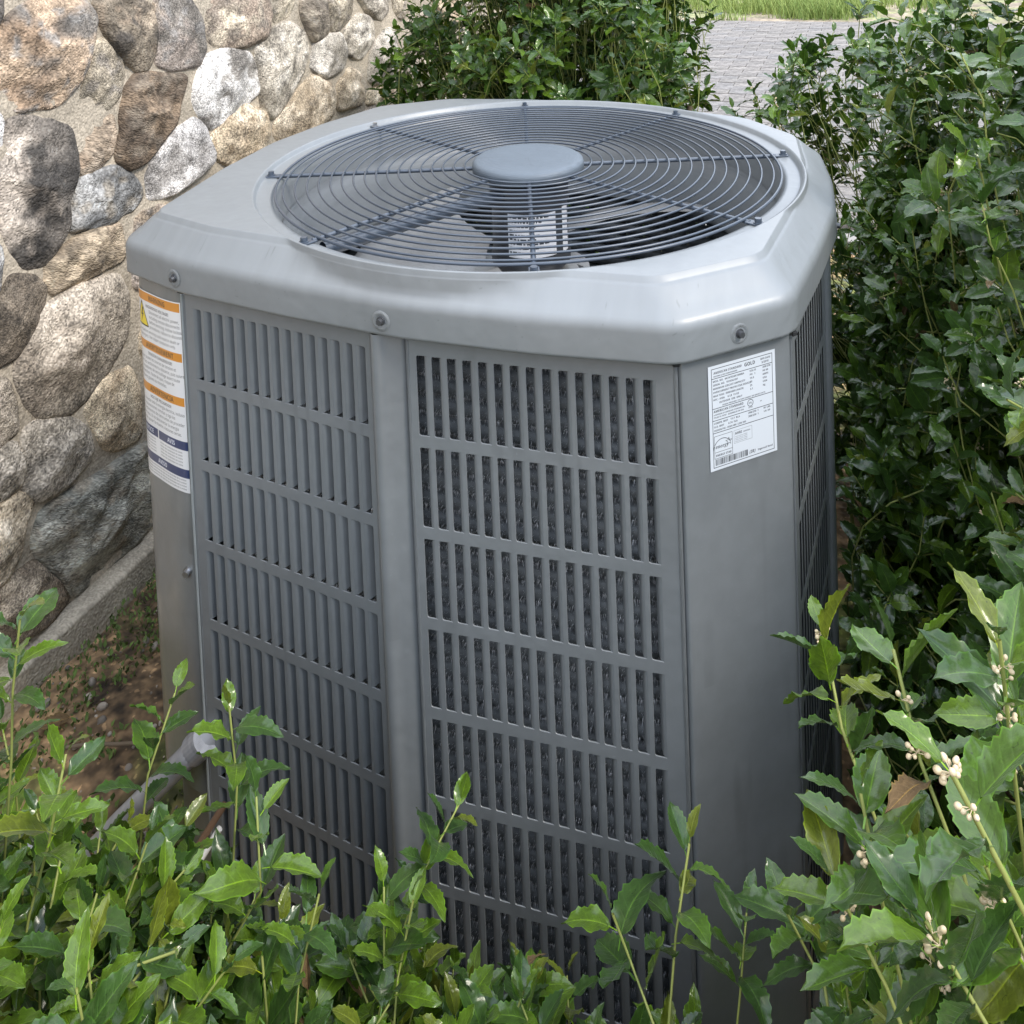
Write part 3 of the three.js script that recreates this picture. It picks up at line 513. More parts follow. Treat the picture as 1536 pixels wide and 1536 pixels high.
      S.set(rr(.8, 1.6) * (bend ? 1.6 : 1), rr(.75, 1.1), 1); D.compose(T, Qq, S); im.setMatrixAt(i, D); const v = bend ? rr(.8, 1) : rr(.4, .9); c.setRGB(v, v * 1.02, v * 1.05); im.setColorAt(i++, c);
    }
    im.name = 'coil_fins'; im.userData = { kind: 'stuff' }; coil.add(im); im.castShadow = im.receiveShadow = true;
  }
  // ---- rating plate and warning label
  const canvas = (w, h) => { const cv = document.createElement('canvas'); cv.width = w; cv.height = h; const c = cv.getContext('2d'); return [cv, c]; };
  const print = (cv, o = {}) => { const t = new THREE.CanvasTexture(cv); t.colorSpace = THREE.SRGBColorSpace; return new THREE.MeshPhysicalMaterial({ map: t, roughness: .35, clearcoat: .6, clearcoatRoughness: .12, ...o }); };
  function sticker(name, plan, s0, s1, y0, y1, mat, lift, segs = 24) {   // runs right to left as seen from outside   // a thin label that follows the plan curve between two arc lengths
    const L = [0]; for (let i = 1; i < plan.length; i++) L.push(L[i - 1] + Math.hypot(plan[i][0] - plan[i - 1][0], plan[i][1] - plan[i - 1][1]));
    const at = (s) => { let i = 0; while (i < L.length - 2 && L[i + 1] < s) i++; const t = (s - L[i]) / (L[i + 1] - L[i]); const dx = plan[i + 1][0] - plan[i][0], dz = plan[i + 1][1] - plan[i][1], d = Math.hypot(dx, dz); return [lerp(plan[i][0], plan[i + 1][0], t) - dz / d * lift, lerp(plan[i][1], plan[i + 1][1], t) + dx / d * lift]; };
    const pos = [], idx = [], uv = [];
    for (let i = 0; i <= segs; i++) { const [x, z] = at(lerp(s0, s1, i / segs)); pos.push(x, y0, z, x, y1, z); uv.push(1 - i / segs, 0, 1 - i / segs, 1); }
    for (let i = 0; i < segs; i++) { const a = i * 2; idx.push(a, a + 2, a + 1, a + 1, a + 2, a + 3); }
    return part(name, geom(pos, idx, uv), mat, unit);
  }
  {
    const [cv, c] = canvas(820, 1060); c.fillStyle = '#ccd2d9'; c.fillRect(0, 0, 820, 1060); c.strokeStyle = c.fillStyle = '#23272d'; c.lineWidth = 6;
    c.strokeRect(40, 34, 742, 996); const ln = (y) => { c.beginPath(); c.moveTo(40, y); c.lineTo(782, y); c.stroke(); };
    const tx = (s, x, y, f, al = 'left') => { c.font = f; c.textAlign = al; c.fillText(s, x, y); };
    tx('AMERICAN STANDARD', 62, 88, 'italic bold 32px sans-serif'); tx('HEATING & AIR CONDITIONING', 62, 118, 'bold 19px sans-serif'); tx('GOLD', 436, 96, 'bold 50px sans-serif'); tx('MFR DATE', 636, 76, 'bold 26px sans-serif'); tx('3/2010', 650, 112, 'bold 28px sans-serif'); ln(132);
    const rows = [['MOD. NO.  4A7A7024A1000BA', 'VOLTS', '208/230'], ['SERIAL NO.  10153G1DF', 'PH   1', 'HZ 60'], ['MINIMUM CIRCUIT AMPACITY', '15.0', 'AMPS'], ['OVERCURRENT PROTECTIVE DEVICE', '20', 'USA'], ['MAX FUSE / BREAKER (HACR)', '25', 'CAN'], ['HFC - 410A     6 LB  13 OZ', '3.1', 'kg'], ['          OUTDOOR  USE  ONLY', '', '']];
    rows.forEach((r, i) => { tx(r[0], 54, 170 + i * 37, 'bold 27px sans-serif'); tx(r[1], 500, 166 + i * 37, 'bold 27px sans-serif'); tx(r[2], 660, 162 + i * 37, 'bold 27px sans-serif'); });
    tx('DESIGN PRESSURES  FACTORY CHARGE  SEE SERVICE FACTS', 160, 424, 'bold 19px sans-serif'); ln(436);
    tx('AMERICAN STANDARD', 54, 476, 'bold 34px sans-serif'); tx('A DIVISION OF AMERICAN STANDARD INC', 54, 506, 'bold 19px sans-serif'); tx('TYLER TX 75707   ASSEMBLED IN USA', 54, 534, 'bold 21px sans-serif');
    c.beginPath(); c.arc(500, 482, 34, 0, 7); c.stroke(); tx('ETL', 500, 492, 'bold 26px sans-serif', 'center'); tx('LISTED', 500, 534, 'bold 16px sans-serif', 'center'); tx('us', 620, 500, 'bold 20px sans-serif'); ln(556);
    tx('COMPR. MOT    11.7  RLA', 54, 594, 'bold 27px sans-serif'); tx('208/230  1', 470, 590, 'bold 27px sans-serif'); tx('58  LRA', 660, 586, 'bold 25px sans-serif'); tx('O.D. MOT       0.74  FLA', 54, 630, 'bold 27px sans-serif'); tx('208/230  1', 470, 626, 'bold 27px sans-serif'); tx('1/8  HP', 660, 622, 'bold 25px sans-serif'); tx('DESIGN PSI - HIGH 480  LOW 250', 54, 666, 'bold 25px sans-serif'); ln(682);
    c.lineWidth = 4; c.strokeRect(54, 716, 214, 226); c.beginPath(); c.moveTo(54, 880); c.lineTo(268, 880); c.stroke(); tx('ENERGY STAR', 161, 924, 'bold 29px sans-serif', 'center');
    c.lineWidth = 6; c.beginPath(); c.arc(150, 860, 108, Math.PI * 1.02, Math.PI * 1.82); c.stroke(); tx('energy', 62, 842, 'italic bold 46px serif');
    c.lineWidth = 4; c.beginPath(); for (let i = 0; i < 11; i++) { const a = -Math.PI / 2 + i * Math.PI / 5, r = i % 2 ? 16 : 38; c.lineTo(226 + r * Math.cos(a), 800 + r * Math.sin(a)); } c.stroke();
    c.lineWidth = 2; c.strokeRect(290, 716, 220, 130); tx('AHRI', 302, 760, 'bold 36px sans-serif'); tx('CERTIFIED', 400, 758, 'bold 18px sans-serif'); for (let i = 0; i < 4; i++) tx('Unitary Small AC certified', 302, 784 + i * 17, '13px sans-serif');
    let x = 62; while (x < 440) { const w = 3 + Math.floor(rnd() * 4) * 3; c.fillRect(x, 950, w, 62); x += w + 4 + Math.floor(rnd() * 3) * 2; }
    tx('(IR)', 470, 1000, 'italic bold 44px sans-serif'); tx('Ingersoll Rand', 576, 996, 'bold 27px sans-serif');
    const pl = rounded([[.2893, .3570], [.2925, .3580], [.3835, .2710]], .005);
    sticker('rating_plate', pl.slice().reverse(), .0165, .0975, .7175, .8235, print(cv), -.0008, 8);
  }
  {
    const [cv, c] = canvas(560, 1200); c.fillStyle = '#e2e2e2'; c.fillRect(0, 0, 560, 1200); c.textAlign = 'left';
    const orange = (y, h, s) => { c.fillStyle = '#d08a2e'; c.fillRect(0, y, 552, h); c.fillStyle = '#4a3212'; c.font = 'bold 44px sans-serif'; c.textAlign = 'center'; c.fillText(s, 300, y + h - 11); c.textAlign = 'left'; };
    const body = (y, t, x = 12, s = 27) => { c.fillStyle = '#474747'; t.forEach((l, i) => { c.font = (i ? '' : 'bold ') + s + 'px sans-serif'; c.fillText(l, i ? x : 150, y + i * (s + 5)); }); };
    orange(8, 56, 'WARNING'); body(104, ['HAZARDOUS VOLTAGE!', 'Disconnect all electric power,', 'including remote disconnects', 'before servicing. Follow lockout', 'procedures. Failure to disconnect'], 190);
    body(104 + 5 * 32 - 27, ['', 'power before servicing could result in death or', 'serious injury. Use copper conductors only.'], 14, 25);
    orange(322, 54, 'AVERTISSEMENT'); body(410, ['TENSION DANGEREUSE!', 'Couper toutes les sources de tension et', 'ouvrir les sectionneurs a distance, puis suivre', 'les procedures de verrouillage avant toute', 'intervention. Faute de quoi, risque de', 'blessures graves ou mortelles.']);
    orange(600, 54, 'ADVERTENCIA'); body(688, ['VOLTAJE PELIGROSO!', 'Desconecte toda la energia electrica, incluso', 'las desconexiones remotas y siga los', 'procedimientos de cierre antes de proceder', 'al servicio. El no desconectar la energia', 'puede causar la muerte o lesiones serias.']);
    c.fillStyle = '#2b3a63'; c.fillRect(0, 876, 226, 56); c.fillRect(238, 876, 322, 56); c.fillRect(0, 1052, 560, 56); c.fillStyle = '#d8dbe4'; c.font = 'bold 40px sans-serif'; c.fillText('NOTICE', 20, 918); c.fillText('AVIS', 350, 918); c.fillText('AVISO', 210, 1094);
    c.fillStyle = '#565656'; c.font = '17px sans-serif'; for (let i = 0; i < 5; i++) { c.fillText('Use copper conductors', 14, 956 + i * 20); c.fillText('Utiliser des conducteurs en cuivre', 250, 956 + i * 20); } for (let i = 0; i < 4; i++) c.fillText('Use solamente conductores de cobre en los terminales de la unidad', 14, 1128 + i * 19);
    c.fillStyle = '#e8cf2a'; c.strokeStyle = '#2a2610'; c.lineWidth = 9; c.lineJoin = 'round'; c.beginPath(); c.moveTo(92, 74); c.lineTo(176, 226); c.lineTo(8, 226); c.closePath(); c.fill(); c.stroke();
    c.fillStyle = '#2a2610'; c.beginPath(); [[98, 112], [72, 168], [92, 164], [80, 208], [116, 150], [96, 154], [112, 116]].forEach(([a, b], i) => (i ? c.lineTo(a, b) : c.moveTo(a, b))); c.fill();
    sticker('warning_label', svc, .0125, .1090, .578, .8165, print(cv), -.0008, 40); // wraps round the curved edge
  }
}
// ---- conduit and line set coming out of the unit
{
  const pvc = new THREE.MeshPhysicalMaterial({ color: new THREE.Color().setRGB(.36, .38, .42), map: tex(128, (u, v) => { const k = .9 + .2 * (tfbm(u, v, 6, 4, 201) - .5) + .03 * Math.sin(u * 2 * Math.PI * 24); return [k, k, k]; }, true), roughness: .38, clearcoat: .3 });
  const c = thing('conduit', 'grey flexible electrical conduit running from the unit down to the soil', 'conduit', [-.45, 0, .37]);
  const pts = [V(.160, .290, -.04), V(.128, .262, -.002), V(.09, .222, .004), V(.0, .125, .006), V(-.06, .06, .006), V(-.13, .012, .004), V(-.20, -.010, -.02)];
  part('pipe', tube(pts, .0135, 60, 16), pvc, c);
  part('coupling', new THREE.CylinderGeometry(.0175, .0175, .03, 20), pvc, c).position.copy(V(.130, .264, -.003)); c.children[1].rotation.z = -.75;
  const cop = thing('copper_line', 'thin brown refrigerant tube leaving the base of the unit beside the grey conduit', 'pipe', [-.36, 0, .40]);
  part('pipe', tube([V(.075, .20, -.03), V(.03, .13, .0), V(-.02, .075, .01), V(-.08, .02, .012), V(-.14, -.01, .02)], .0042, 40, 10), new THREE.MeshStandardMaterial({ color: new THREE.Color().setRGB(.17, .105, .065), roughness: .6, metalness: .2 }), cop);
  const wire = thing('white_cable', 'white cable lying along the brown refrigerant tube', 'cable', [-.355, 0, .41]);
  part('sheath', tube([V(.07, .18, -.03), V(.03, .115, .006), V(-.02, .062, .014), V(-.07, .012, .02), V(-.12, -.01, .03)], .0038, 40, 8), new THREE.MeshStandardMaterial({ color: 0xd9d9d6, roughness: .5 }), wire);
}

// ---------------------------------------------------------------- holly bushes
const leafTex = tex(256, (u, v) => {
  const s = Math.abs(v * 2 - 1), mid = Math.exp(-Math.pow(s / .045, 2)), side = Math.pow(Math.abs(Math.sin((u * 7.5 - s * 1.35) * Math.PI)), 26) * (1 - s) * .55, edge = clamp((s - .87) * 9), m = tfbm(u, v, 8, 4, 301), t = tfbm(u, v, 50, 2, 305);
  const k = .54 + .16 * (m - .5) + .08 * (t - .5) + .10 * side - (tile(u, v, 34, 309) > .95 ? .16 : 0);
  return [k + .26 * mid + .13 * edge, k + .24 * mid + .16 * edge, k * .95 + .08 * mid + .02 * edge];
}, true);
const leafBump = tex(256, (u, v) => { const s = Math.abs(v * 2 - 1); return .55 - .4 * Math.exp(-Math.pow(s / .05, 2)) - .22 * Math.pow(Math.abs(Math.sin((u * 7.5 - s * 1.35) * Math.PI)), 18) * (1 - s) + .12 * tfbm(u, v, 24, 3, 303); });
const leafMat = (r, g, b, o = {}) => new THREE.MeshPhysicalMaterial({ color: new THREE.Color().setRGB(r, g, b), map: leafTex, bumpMap: leafBump, bumpScale: .0011, roughness: .66, specularIntensity: .35, clearcoat: 1, clearcoatRoughness: .19, transmission: .30, thickness: 0, side: THREE.DoubleSide, ...o });
// tints: mature dark, mid, fresh, yellowish young, brown dead
const TINT = [[.145, .345, .050], [.25, .53, .048], [.36, .66, .036], [.55, .70, .05], [.55, .36, .20]];
const MATS = TINT.map((t, i) => leafMat(...t, i === 4 ? { roughness: .9, clearcoat: 0, transmission: .15 } : i === 3 ? { transmission: .42 } : {}));
const CANOPY = leafMat(1, 1, 1);
const barkMat = new THREE.MeshStandardMaterial({ color: new THREE.Color().setRGB(.16, .12, .08), roughness: .9 });
const greenStem = new THREE.MeshStandardMaterial({ color: new THREE.Color().setRGB(.24, .27, .07), roughness: .6 });
const budMat = new THREE.MeshPhysicalMaterial({ color: new THREE.Color().setRGB(.64, .52, .34), roughness: .5, clearcoat: .2 });
function leafGeo(v) {
  const n = 16, pos = [], idx = [], uv = [], fold = [.38, .24, .52, .30, .16, .44, .28, .60][v], droop = [.16, .30, .08, -.10, .42, .22, .55, .14][v], wide = [.25, .28, .22, .265, .24, .21, .29, .23][v], wave = [.018, .034, .014, .030, .02, .045, .026, .022][v], spiny = [.7, .4, .9, .5, .65, .3, .8, .55][v], twist = [0, .3, -.25, .1, -.1, .45, -.35, .2][v];
  for (let i = 0; i <= n; i++) {
    const t = i / n, prof = Math.pow(Math.sin(Math.PI * Math.pow(t, .82)), .78) * (t > .8 ? 1 - .25 * (t - .8) / .2 : 1), tooth = (i % 2 && i > 2 && i < n - 1) ? 1 : 0;
    for (let k = -2; k <= 2; k++) {
      const e = Math.abs(k) === 2, w = wide * prof * (e ? (tooth ? 1 + .11 * spiny : 1 - .035 * spiny) : .52 * Math.abs(k)) * Math.sign(k), x = t + (e && tooth ? .022 : 0);
      const y = Math.abs(w) * fold - droop * t * t + (e ? wave * Math.sin(t * 17 + k) + (tooth ? .018 : 0) : 0) - (Math.abs(k) === 2 ? 1.1 * w * w * fold : 0);
      const tw = twist * t * t; pos.push(x, y * Math.cos(tw) - w * Math.sin(tw), w * Math.cos(tw) + y * Math.sin(tw)); uv.push(t, .5 + k / 4);
    }
  }
  for (let i = 0; i < n; i++) for (let k = 0; k < 4; k++) { const a = i * 5 + k; idx.push(a, a + 1, a + 5, a + 1, a + 6, a + 5); }
  const o = pos.length / 3; for (const [x, y, z] of [[-.16, -.02, .012], [-.16, -.02, -.012], [.03, .004, .016], [.03, .004, -.016]]) { pos.push(x, y, z); uv.push(.06, .5); }
  idx.push(o, o + 2, o + 1, o + 1, o + 2, o + 3); return geom(pos, idx, uv);
}
const LEAVES = [0, 1, 2, 3, 4, 5, 6, 7].map(leafGeo), cam = camera.position;
const frus = (p) => { const q = p.clone().project(camera); return Math.abs(q.x) < 1.04 && Math.abs(q.y) < 1.04 && q.z < 1; };
/* twigs: [tip, direction, length, leaf size, tint bias, leaf count] */
function grow(bush, twigs, opt) {
  const B = bush.position, items = [], stems = [], buds = [], X = V(0, 0, 0), M = new THREE.Matrix4();
  for (const tw of twigs) {
    const { tip, dir, len, size } = tw, T = dir.clone().normalize(), base = tip.clone().addScaledVector(T, -len);
    const side = V(rr(-1, 1), rr(-.3, .3), rr(-1, 1)).cross(T).normalize(), bend = rr(-.28, .28) * len;
    const at = (s) => base.clone().addScaledVector(T, len * s).addScaledVector(side, bend * Math.sin(s * Math.PI));
    const n = tw.n ?? Math.round(len / (size * .30)) + 3, ph0 = rnd() * 6.28, U = V(0, 1, 0), ax = Math.abs(T.y) > .9 ? V(1, 0, 0) : V(0, 1, 0), P = ax.clone().cross(T).normalize(), Q = T.clone().cross(P);
    for (let i = 0; i < n; i++) {
      const s = lerp(tw.s0 ?? .18, 1, i / (n - 1)), end = clamp((s - .82) / .18), ph = ph0 + i * 2.3999, o = at(s), al = lerp(1.18, .38, end) + rr(-.22, .22);
      const R = P.clone().multiplyScalar(Math.cos(ph)).addScaledVector(Q, Math.sin(ph));
      const d = T.clone().multiplyScalar(Math.cos(al)).addScaledVector(R, Math.sin(al)); d.y += rr(-.05, .22); d.normalize();
      const nrm = T.clone().addScaledVector(U, .75).addScaledVector(V(rr(-1, 1), rr(-1, 1), rr(-1, 1)), .28); nrm.addScaledVector(d, -nrm.dot(d)).normalize();
      const L = size * (i === n - 1 ? .62 : lerp(1, .74, end)) * rr(.72, 1.2), z = d.clone().cross(nrm);
      M.makeBasis(d.clone().multiplyScalar(L), nrm.clone().multiplyScalar(L), z.multiplyScalar(L * rr(.85, 1.1))).setPosition(o.addScaledVector(d, size * .10));
      const young = (tw.young ?? 0), r = rnd(); let tint = r < .004 + (tw.dead ?? 0) * .6 ? 4 : r < .012 + young * .5 * (.4 + end) ? 3 : r < .12 + young * 1.4 ? 2 : r < .5 ? 1 : 0;
      const p = V(0, 0, 0).setFromMatrixPosition(M).addScaledVector(d, L * .5), dist = p.distanceTo(cam);
      if (tint === 4) M.scale(V(.72, .9, .62));
      items.push({ m: M.clone(), tint, v: tint === 4 ? [4, 6, 7][Math.floor(rnd() * 3)] : Math.floor(rnd() * 8), score: (frus(p) ? 1 : .001) * (tw.front ?? 1) * L / dist, p });
    }
    const path = [0, .35, .7, 1].map((s) => at(s).sub(B)), root = V(tip.x - B.x, 0, tip.z - B.z).multiplyScalar(.45), d0 = root.sub(path[0]);
    if (!tw.old) { const l0 = Math.min(d0.length() * .6, .17); path.unshift(path[0].clone().addScaledVector(d0.normalize(), l0 * .6).addScaledVector(T, -l0 * .55)); }
    stems.push([path, tw.thick ?? size * .026, tw.old]);
    if (tw.buds) for (let k = 0; k < tw.buds;) { const s = lerp(tw.s0 ?? .18, 1, Math.floor(rr(2, n)) / (n - 1)), m = Math.round(rr(3, 8)); // clusters at the leaf nodes
      for (let j = 0; j < m; j++, k++) { const ph = rnd() * 6.28, e = rr(-.4, .9); buds.push([at(s).sub(B), P.clone().multiplyScalar(Math.cos(ph)).addScaledVector(Q, Math.sin(ph)).addScaledVector(T, e).normalize(), size * rr(.09, .17)]); } }
  }
  items.sort((a, b) => b.score - a.score);
  const inv = new THREE.Matrix4().makeTranslation(-B.x, -B.y, -B.z), keep = opt.single ?? 300;
  items.slice(0, keep).forEach((it) => { const m = part('leaf', LEAVES[it.v], MATS[it.tint], bush); inv.clone().multiply(it.m).decompose(m.position, m.quaternion, m.scale); });
  const rest = items.slice(keep), fol = new THREE.Group(), col = new THREE.Color(); fol.name = 'foliage'; fol.userData = { kind: 'stuff' }; bush.add(fol);
  for (let v = 0; v < 8; v++) {
    const L = rest.filter((it) => it.v === v); if (!L.length) continue;
    const im = new THREE.InstancedMesh(LEAVES[v], CANOPY, L.length);
    L.forEach((it, i) => { im.setMatrixAt(i, inv.clone().multiply(it.m)); const t = TINT[it.tint], k = rr(.8, 1.15); im.setColorAt(i, col.setRGB(t[0] * k, t[1] * k, t[2] * k)); });
    im.name = 'leaf_mass'; im.userData = { kind: 'stuff' }; im.castShadow = im.receiveShadow = true; fol.add(im);
  }
  const st = (old) => stems.filter((s) => !!s[2] === old).map(([p, r]) => tube(p, r, 5, 5));
  for (const [old, mat, nm] of [[true, barkMat, 'branch'], [false, greenStem, 'twig']]) { const g = st(old); if (g.length) { const m = part(nm, merge(g), mat, bush); if (nm === 'twig') m.userData.kind = 'stuff'; } }
  if (buds.length) {
    const bg = new THREE.LatheGeometry([[.12, -2.6], [.14, -.1], [.45, 0], [.85, .45], [.95, .95], [.8, 1.5], [.4, 1.9], [.0001, 2.0]].map(([r, y]) => new THREE.Vector2(r, y)), 7), im = new THREE.InstancedMesh(bg, budMat, buds.length), D = new THREE.Object3D();
    buds.forEach((p, i) => { const r = rr(.0011, .0018); D.position.copy(p[0]).addScaledVector(p[1], Math.max(p[2] * .5, r * 2.4)); D.quaternion.setFromUnitVectors(V(0, 1, 0), p[1]); D.scale.setScalar(r); D.updateMatrix(); im.setMatrixAt(i, D.matrix); });
    im.name = 'flower_buds'; im.userData = { kind: 'stuff' }; im.castShadow = im.receiveShadow = true; bush.add(im);
  }
}
// twigs over a rounded mass; keep(p) trims it clear of walls and the unit
function hull(list, n, c, r, size, o = {}) {
  for (let i = 0, tries = 0; i < n && tries < n * 30; tries++) {
    const d = V(rr(-1, 1), rr(-.75, 1), rr(-1, 1)); if (d.length() > 1 || d.length() < .05) continue; d.normalize();
    const depth = 1 - Math.pow(rnd(), 2.2) * (o.deep ?? .45), lump = .80 + .40 * fbm(d.x * 2.2 + c[0] * 3, d.y * 2.2, d.z * 2.2 + c[2] * 3, 3, 401), k = depth * lump;
    const tip = V(c[0] + d.x * r[0] * k, c[1] + d.y * r[1] * k, c[2] + d.z * r[2] * k); if (tip.y < .04 || (o.keep && !o.keep(tip))) continue;
    const nrm = V(d.x / r[0], d.y / r[1], d.z / r[2]).normalize(), dir = nrm.multiplyScalar(.75).add(V(rr(-.7, .7), rr(-.05, .9), rr(-.7, .7)));
    const len = size * rr(1.7, 3.2);
    list.push({ tip, dir, len, size: size * rr(.85, 1.12), young: (o.young ?? .1) * rr(.2, 1.8), buds: rnd() < (o.buds ?? 0) ? Math.round(rr(4, 14)) : 0, dead: o.dead ?? 0 }); i++;
  }
}
function limbs(list, c, n, spread, h) { for (let i = 0; i < n; i++) { const a = rnd() * 6.28, r = spread * Math.sqrt(rnd()), dir = V(Math.cos(a) * r * .8, h, Math.sin(a) * r * .8); list.push({ tip: V(c[0] + Math.cos(a) * r, h * rr(.75, 1), c[2] + Math.sin(a) * r), dir, len: h * .9, size: .045, n: 3, s0: .8, thick: rr(.004, .008), old: true }); } }
const clearOfUnit = (p) => !(p.x > -.53 && p.x < .44 && p.z > -.49 && p.z < .455);
const clearView = (p) => p.distanceTo(cam) > .30;
const px = (p) => { const q = p.clone().project(camera); return [(q.x + 1) * 768, (1 - q.y) * 768]; };                       // where a tip shows, to keep the soil by the wall in view
const besideWall = (p) => { const [x, y] = px(p); return x > 55 && x < 345 && y > 840 && y < 1235; };
const lowFront = (p) => { const [x, y] = px(p); return y < (x > 655 && x < 940 ? 1440 : 1330); };
const roomy = (p) => p.distanceTo(cam) > .59;
const T3 = (a) => V(...a);
const LEFT = [
  { tip: T3([-0.068,0.592,0.596]), dir: T3([-0.128,0.975,-0.181]), len: 0.116, size: 0.039, young: 0.45, n: 11, front: 3 },
  { tip: T3([-0.157,0.553,0.567]), dir: T3([-0.010,0.875,-0.485]), len: 0.096, size: 0.039, young: 0.05, n: 9, front: 3 },
  { tip: T3([-0.166,0.738,0.712]), dir: T3([0.082,0.994,-0.077]), len: 0.079, size: 0.038, young: 0.30, n: 10, front: 3 },
  { tip: T3([-0.117,0.650,0.719]), dir: T3([0.043,0.929,-0.368]), len: 0.069, size: 0.042, young: 0.40, n: 9, front: 3 },
  { tip: T3([0.062,0.536,0.656]), dir: T3([0.020,0.917,-0.398]), len: 0.062, size: 0.037, young: 0.20, n: 8, front: 3 },
  { tip: T3([-0.008,0.572,0.638]), dir: T3([0.067,0.950,-0.304]), len: 0.091, size: 0.039, young: 0.30, n: 9, front: 3 },
];
const MIDDLE = [
  { tip: T3([0.128,0.520,0.545]), dir: T3([0.330,0.698,-0.635]), len: 0.090, size: 0.030, young: 0.25, n: 14, front: 3 },
  { tip: T3([0.087,0.495,0.605]), dir: T3([-0.013,0.957,-0.288]), len: 0.086, size: 0.034, young: 0.20, n: 10, front: 3 },
  { tip: T3([0.119,0.506,0.614]), dir: T3([0.083,0.928,-0.364]), len: 0.074, size: 0.035, young: 0.70, n: 8, front: 3 },
  { tip: T3([0.323,0.542,0.534]), dir: T3([0.069,0.795,-0.603]), len: 0.079, size: 0.039, young: 0.08, n: 9, front: 3 },
  { tip: T3([0.277,0.535,0.595]), dir: T3([-0.546,0.819,-0.179]), len: 0.061, size: 0.040, young: 0.05, n: 6, front: 3 },
  { tip: T3([0.364,0.486,0.521]), dir: T3([0.063,0.866,-0.496]), len: 0.050, size: 0.034, young: 0.02, n: 8, front: 3 },
  { tip: T3([0.400,0.554,0.569]), dir: T3([-0.554,0.789,-0.265]), len: 0.049, size: 0.042, young: 0.02, n: 9, front: 3 },
];
const RIGHT = [
  { tip: T3([0.427,0.737,0.528]), dir: T3([-0.348,0.654,-0.672]), len: 0.083, size: 0.044, young: 0.20, n: 10, front: 3, buds: 16 },
  { tip: T3([0.474,0.817,0.624]), dir: T3([-0.338,0.712,-0.615]), len: 0.075, size: 0.044, young: 0.20, n: 9, front: 3, buds: 16 },
  { tip: T3([0.529,0.864,0.655]), dir: T3([-0.078,0.997,-0.016]), len: 0.072, size: 0.046, young: 0.10, n: 9, front: 3, buds: 16 },
  { tip: T3([0.494,0.910,0.795]), dir: T3([-0.493,0.846,-0.204]), len: 0.061, size: 0.049, young: 0.10, n: 5, front: 3, buds: 16 },
  { tip: T3([0.454,0.760,0.667]), dir: T3([-0.233,0.913,-0.335]), len: 0.056, size: 0.042, young: 0.05, n: 9, front: 3, buds: 16 },
  { tip: T3([0.439,0.732,0.695]), dir: T3([-0.572,0.773,-0.274]), len: 0.047, size: 0.042, young: 0.10, n: 9, front: 3, buds: 16 },
  { tip: T3([0.484,0.801,0.761]), dir: T3([-0.665,0.642,-0.382]), len: 0.035, size: 0.042, young: 0.10, n: 8, front: 3, buds: 16 },
  { tip: T3([0.513,0.803,0.728]), dir: T3([-0.465,0.813,-0.351]), len: 0.044, size: 0.042, young: 0.10, n: 8, front: 3, buds: 16 },
];
{ // behind the unit
  const b = thing('holly_bush', 'dark green holly bush behind the unit, between the stone wall and the driveway', 'bush', [-.17, 0, -1.0]);
  const L = []; hull(L, 1750, [-.20, .62, -.98], [.56, .70, .44], .040, { deep: .6, keep: (p) => clearOfUnit(p) && p.x > -.80 && p.x < .05, young: .10, buds: .05 });
  limbs(L, [-.17, 0, -1.0], 14, .25, .8);
  grow(b, L, {});
}
{ // the tall one to the right
  const b = thing('holly_bush', 'large dark holly bush with cream flower buds filling the right side beside the unit', 'bush', [1.0, 0, -.35]);
  const L = [], k = (p) => clearOfUnit(p) && p.x > .44 + .11 * sm(clamp((p.z + .45) / .5)) && clearView(p);
  hull(L, 340, [.60, .42, -.42], [.18, .46, .42], .042, { keep: (p) => p.x > .435 + .11 * sm(clamp((p.z + .45) / .5)), young: .05, buds: .2, deep: .7 });
  hull(L, 420, [.56, .28, -.66], [.19, .36, .48], .042, { keep: (p) => p.x > .435, young: .04, buds: .1, deep: .8 });
  hull(L, 330, [.50, .20, -.52], [.11, .34, .62], .040, { keep: (p) => p.x > .425, young: .03, deep: .9 });
  hull(L, 1350, [1.00, .63, -.35], [.60, .75, .66], .044, { keep: k, young: .05, buds: .35, dead: .012 });
  hull(L, 620, [.86, .46, .22], [.47, .50, .46], .044, { keep: k, young: .10, buds: .35, dead: .015 });
  hull(L, 320, [.52, .54, -.80], [.36, .54, .30], .040, { keep: (p) => clearOfUnit(p) && p.x > .18, young: .05, buds: .25 });
  limbs(L, [.95, 0, -.2], 22, .45, .8);
  grow(b, L, {});
}
{ // near right
  const b = thing('holly_bush', 'holly bush at the lower right with long leaves and clusters of cream buds', 'bush', [.74, 0, .74]);
  const L = []; const k = (p) => clearOfUnit(p) && clearView(p) && p.x > .40;
  hull(L, 700, [.70, .44, .70], [.30, .38, .28], .037, { keep: k, young: .2, buds: .5, dead: .03 });
  limbs(L, [.74, 0, .74], 10, .18, .6);
  for (const s of RIGHT) L.push(s);
  grow(b, L, {});
}
{ // near left
  const b = thing('holly_bush', 'bright green holly bush at the lower left in front of the stone wall', 'bush', [-.25, 0, .84]);
  const L = []; const k = (p) => clearOfUnit(p) && roomy(p) && p.x < .10 && !besideWall(p);
  hull(L, 1300, [-.22, .29, .84], [.36, .38, .27], .036, { keep: k, young: .30, buds: .02, dead: .01 });
  limbs(L, [-.25, 0, .84], 12, .2, .5);
  for (const s of LEFT) L.push(s);
  grow(b, L, {});
}
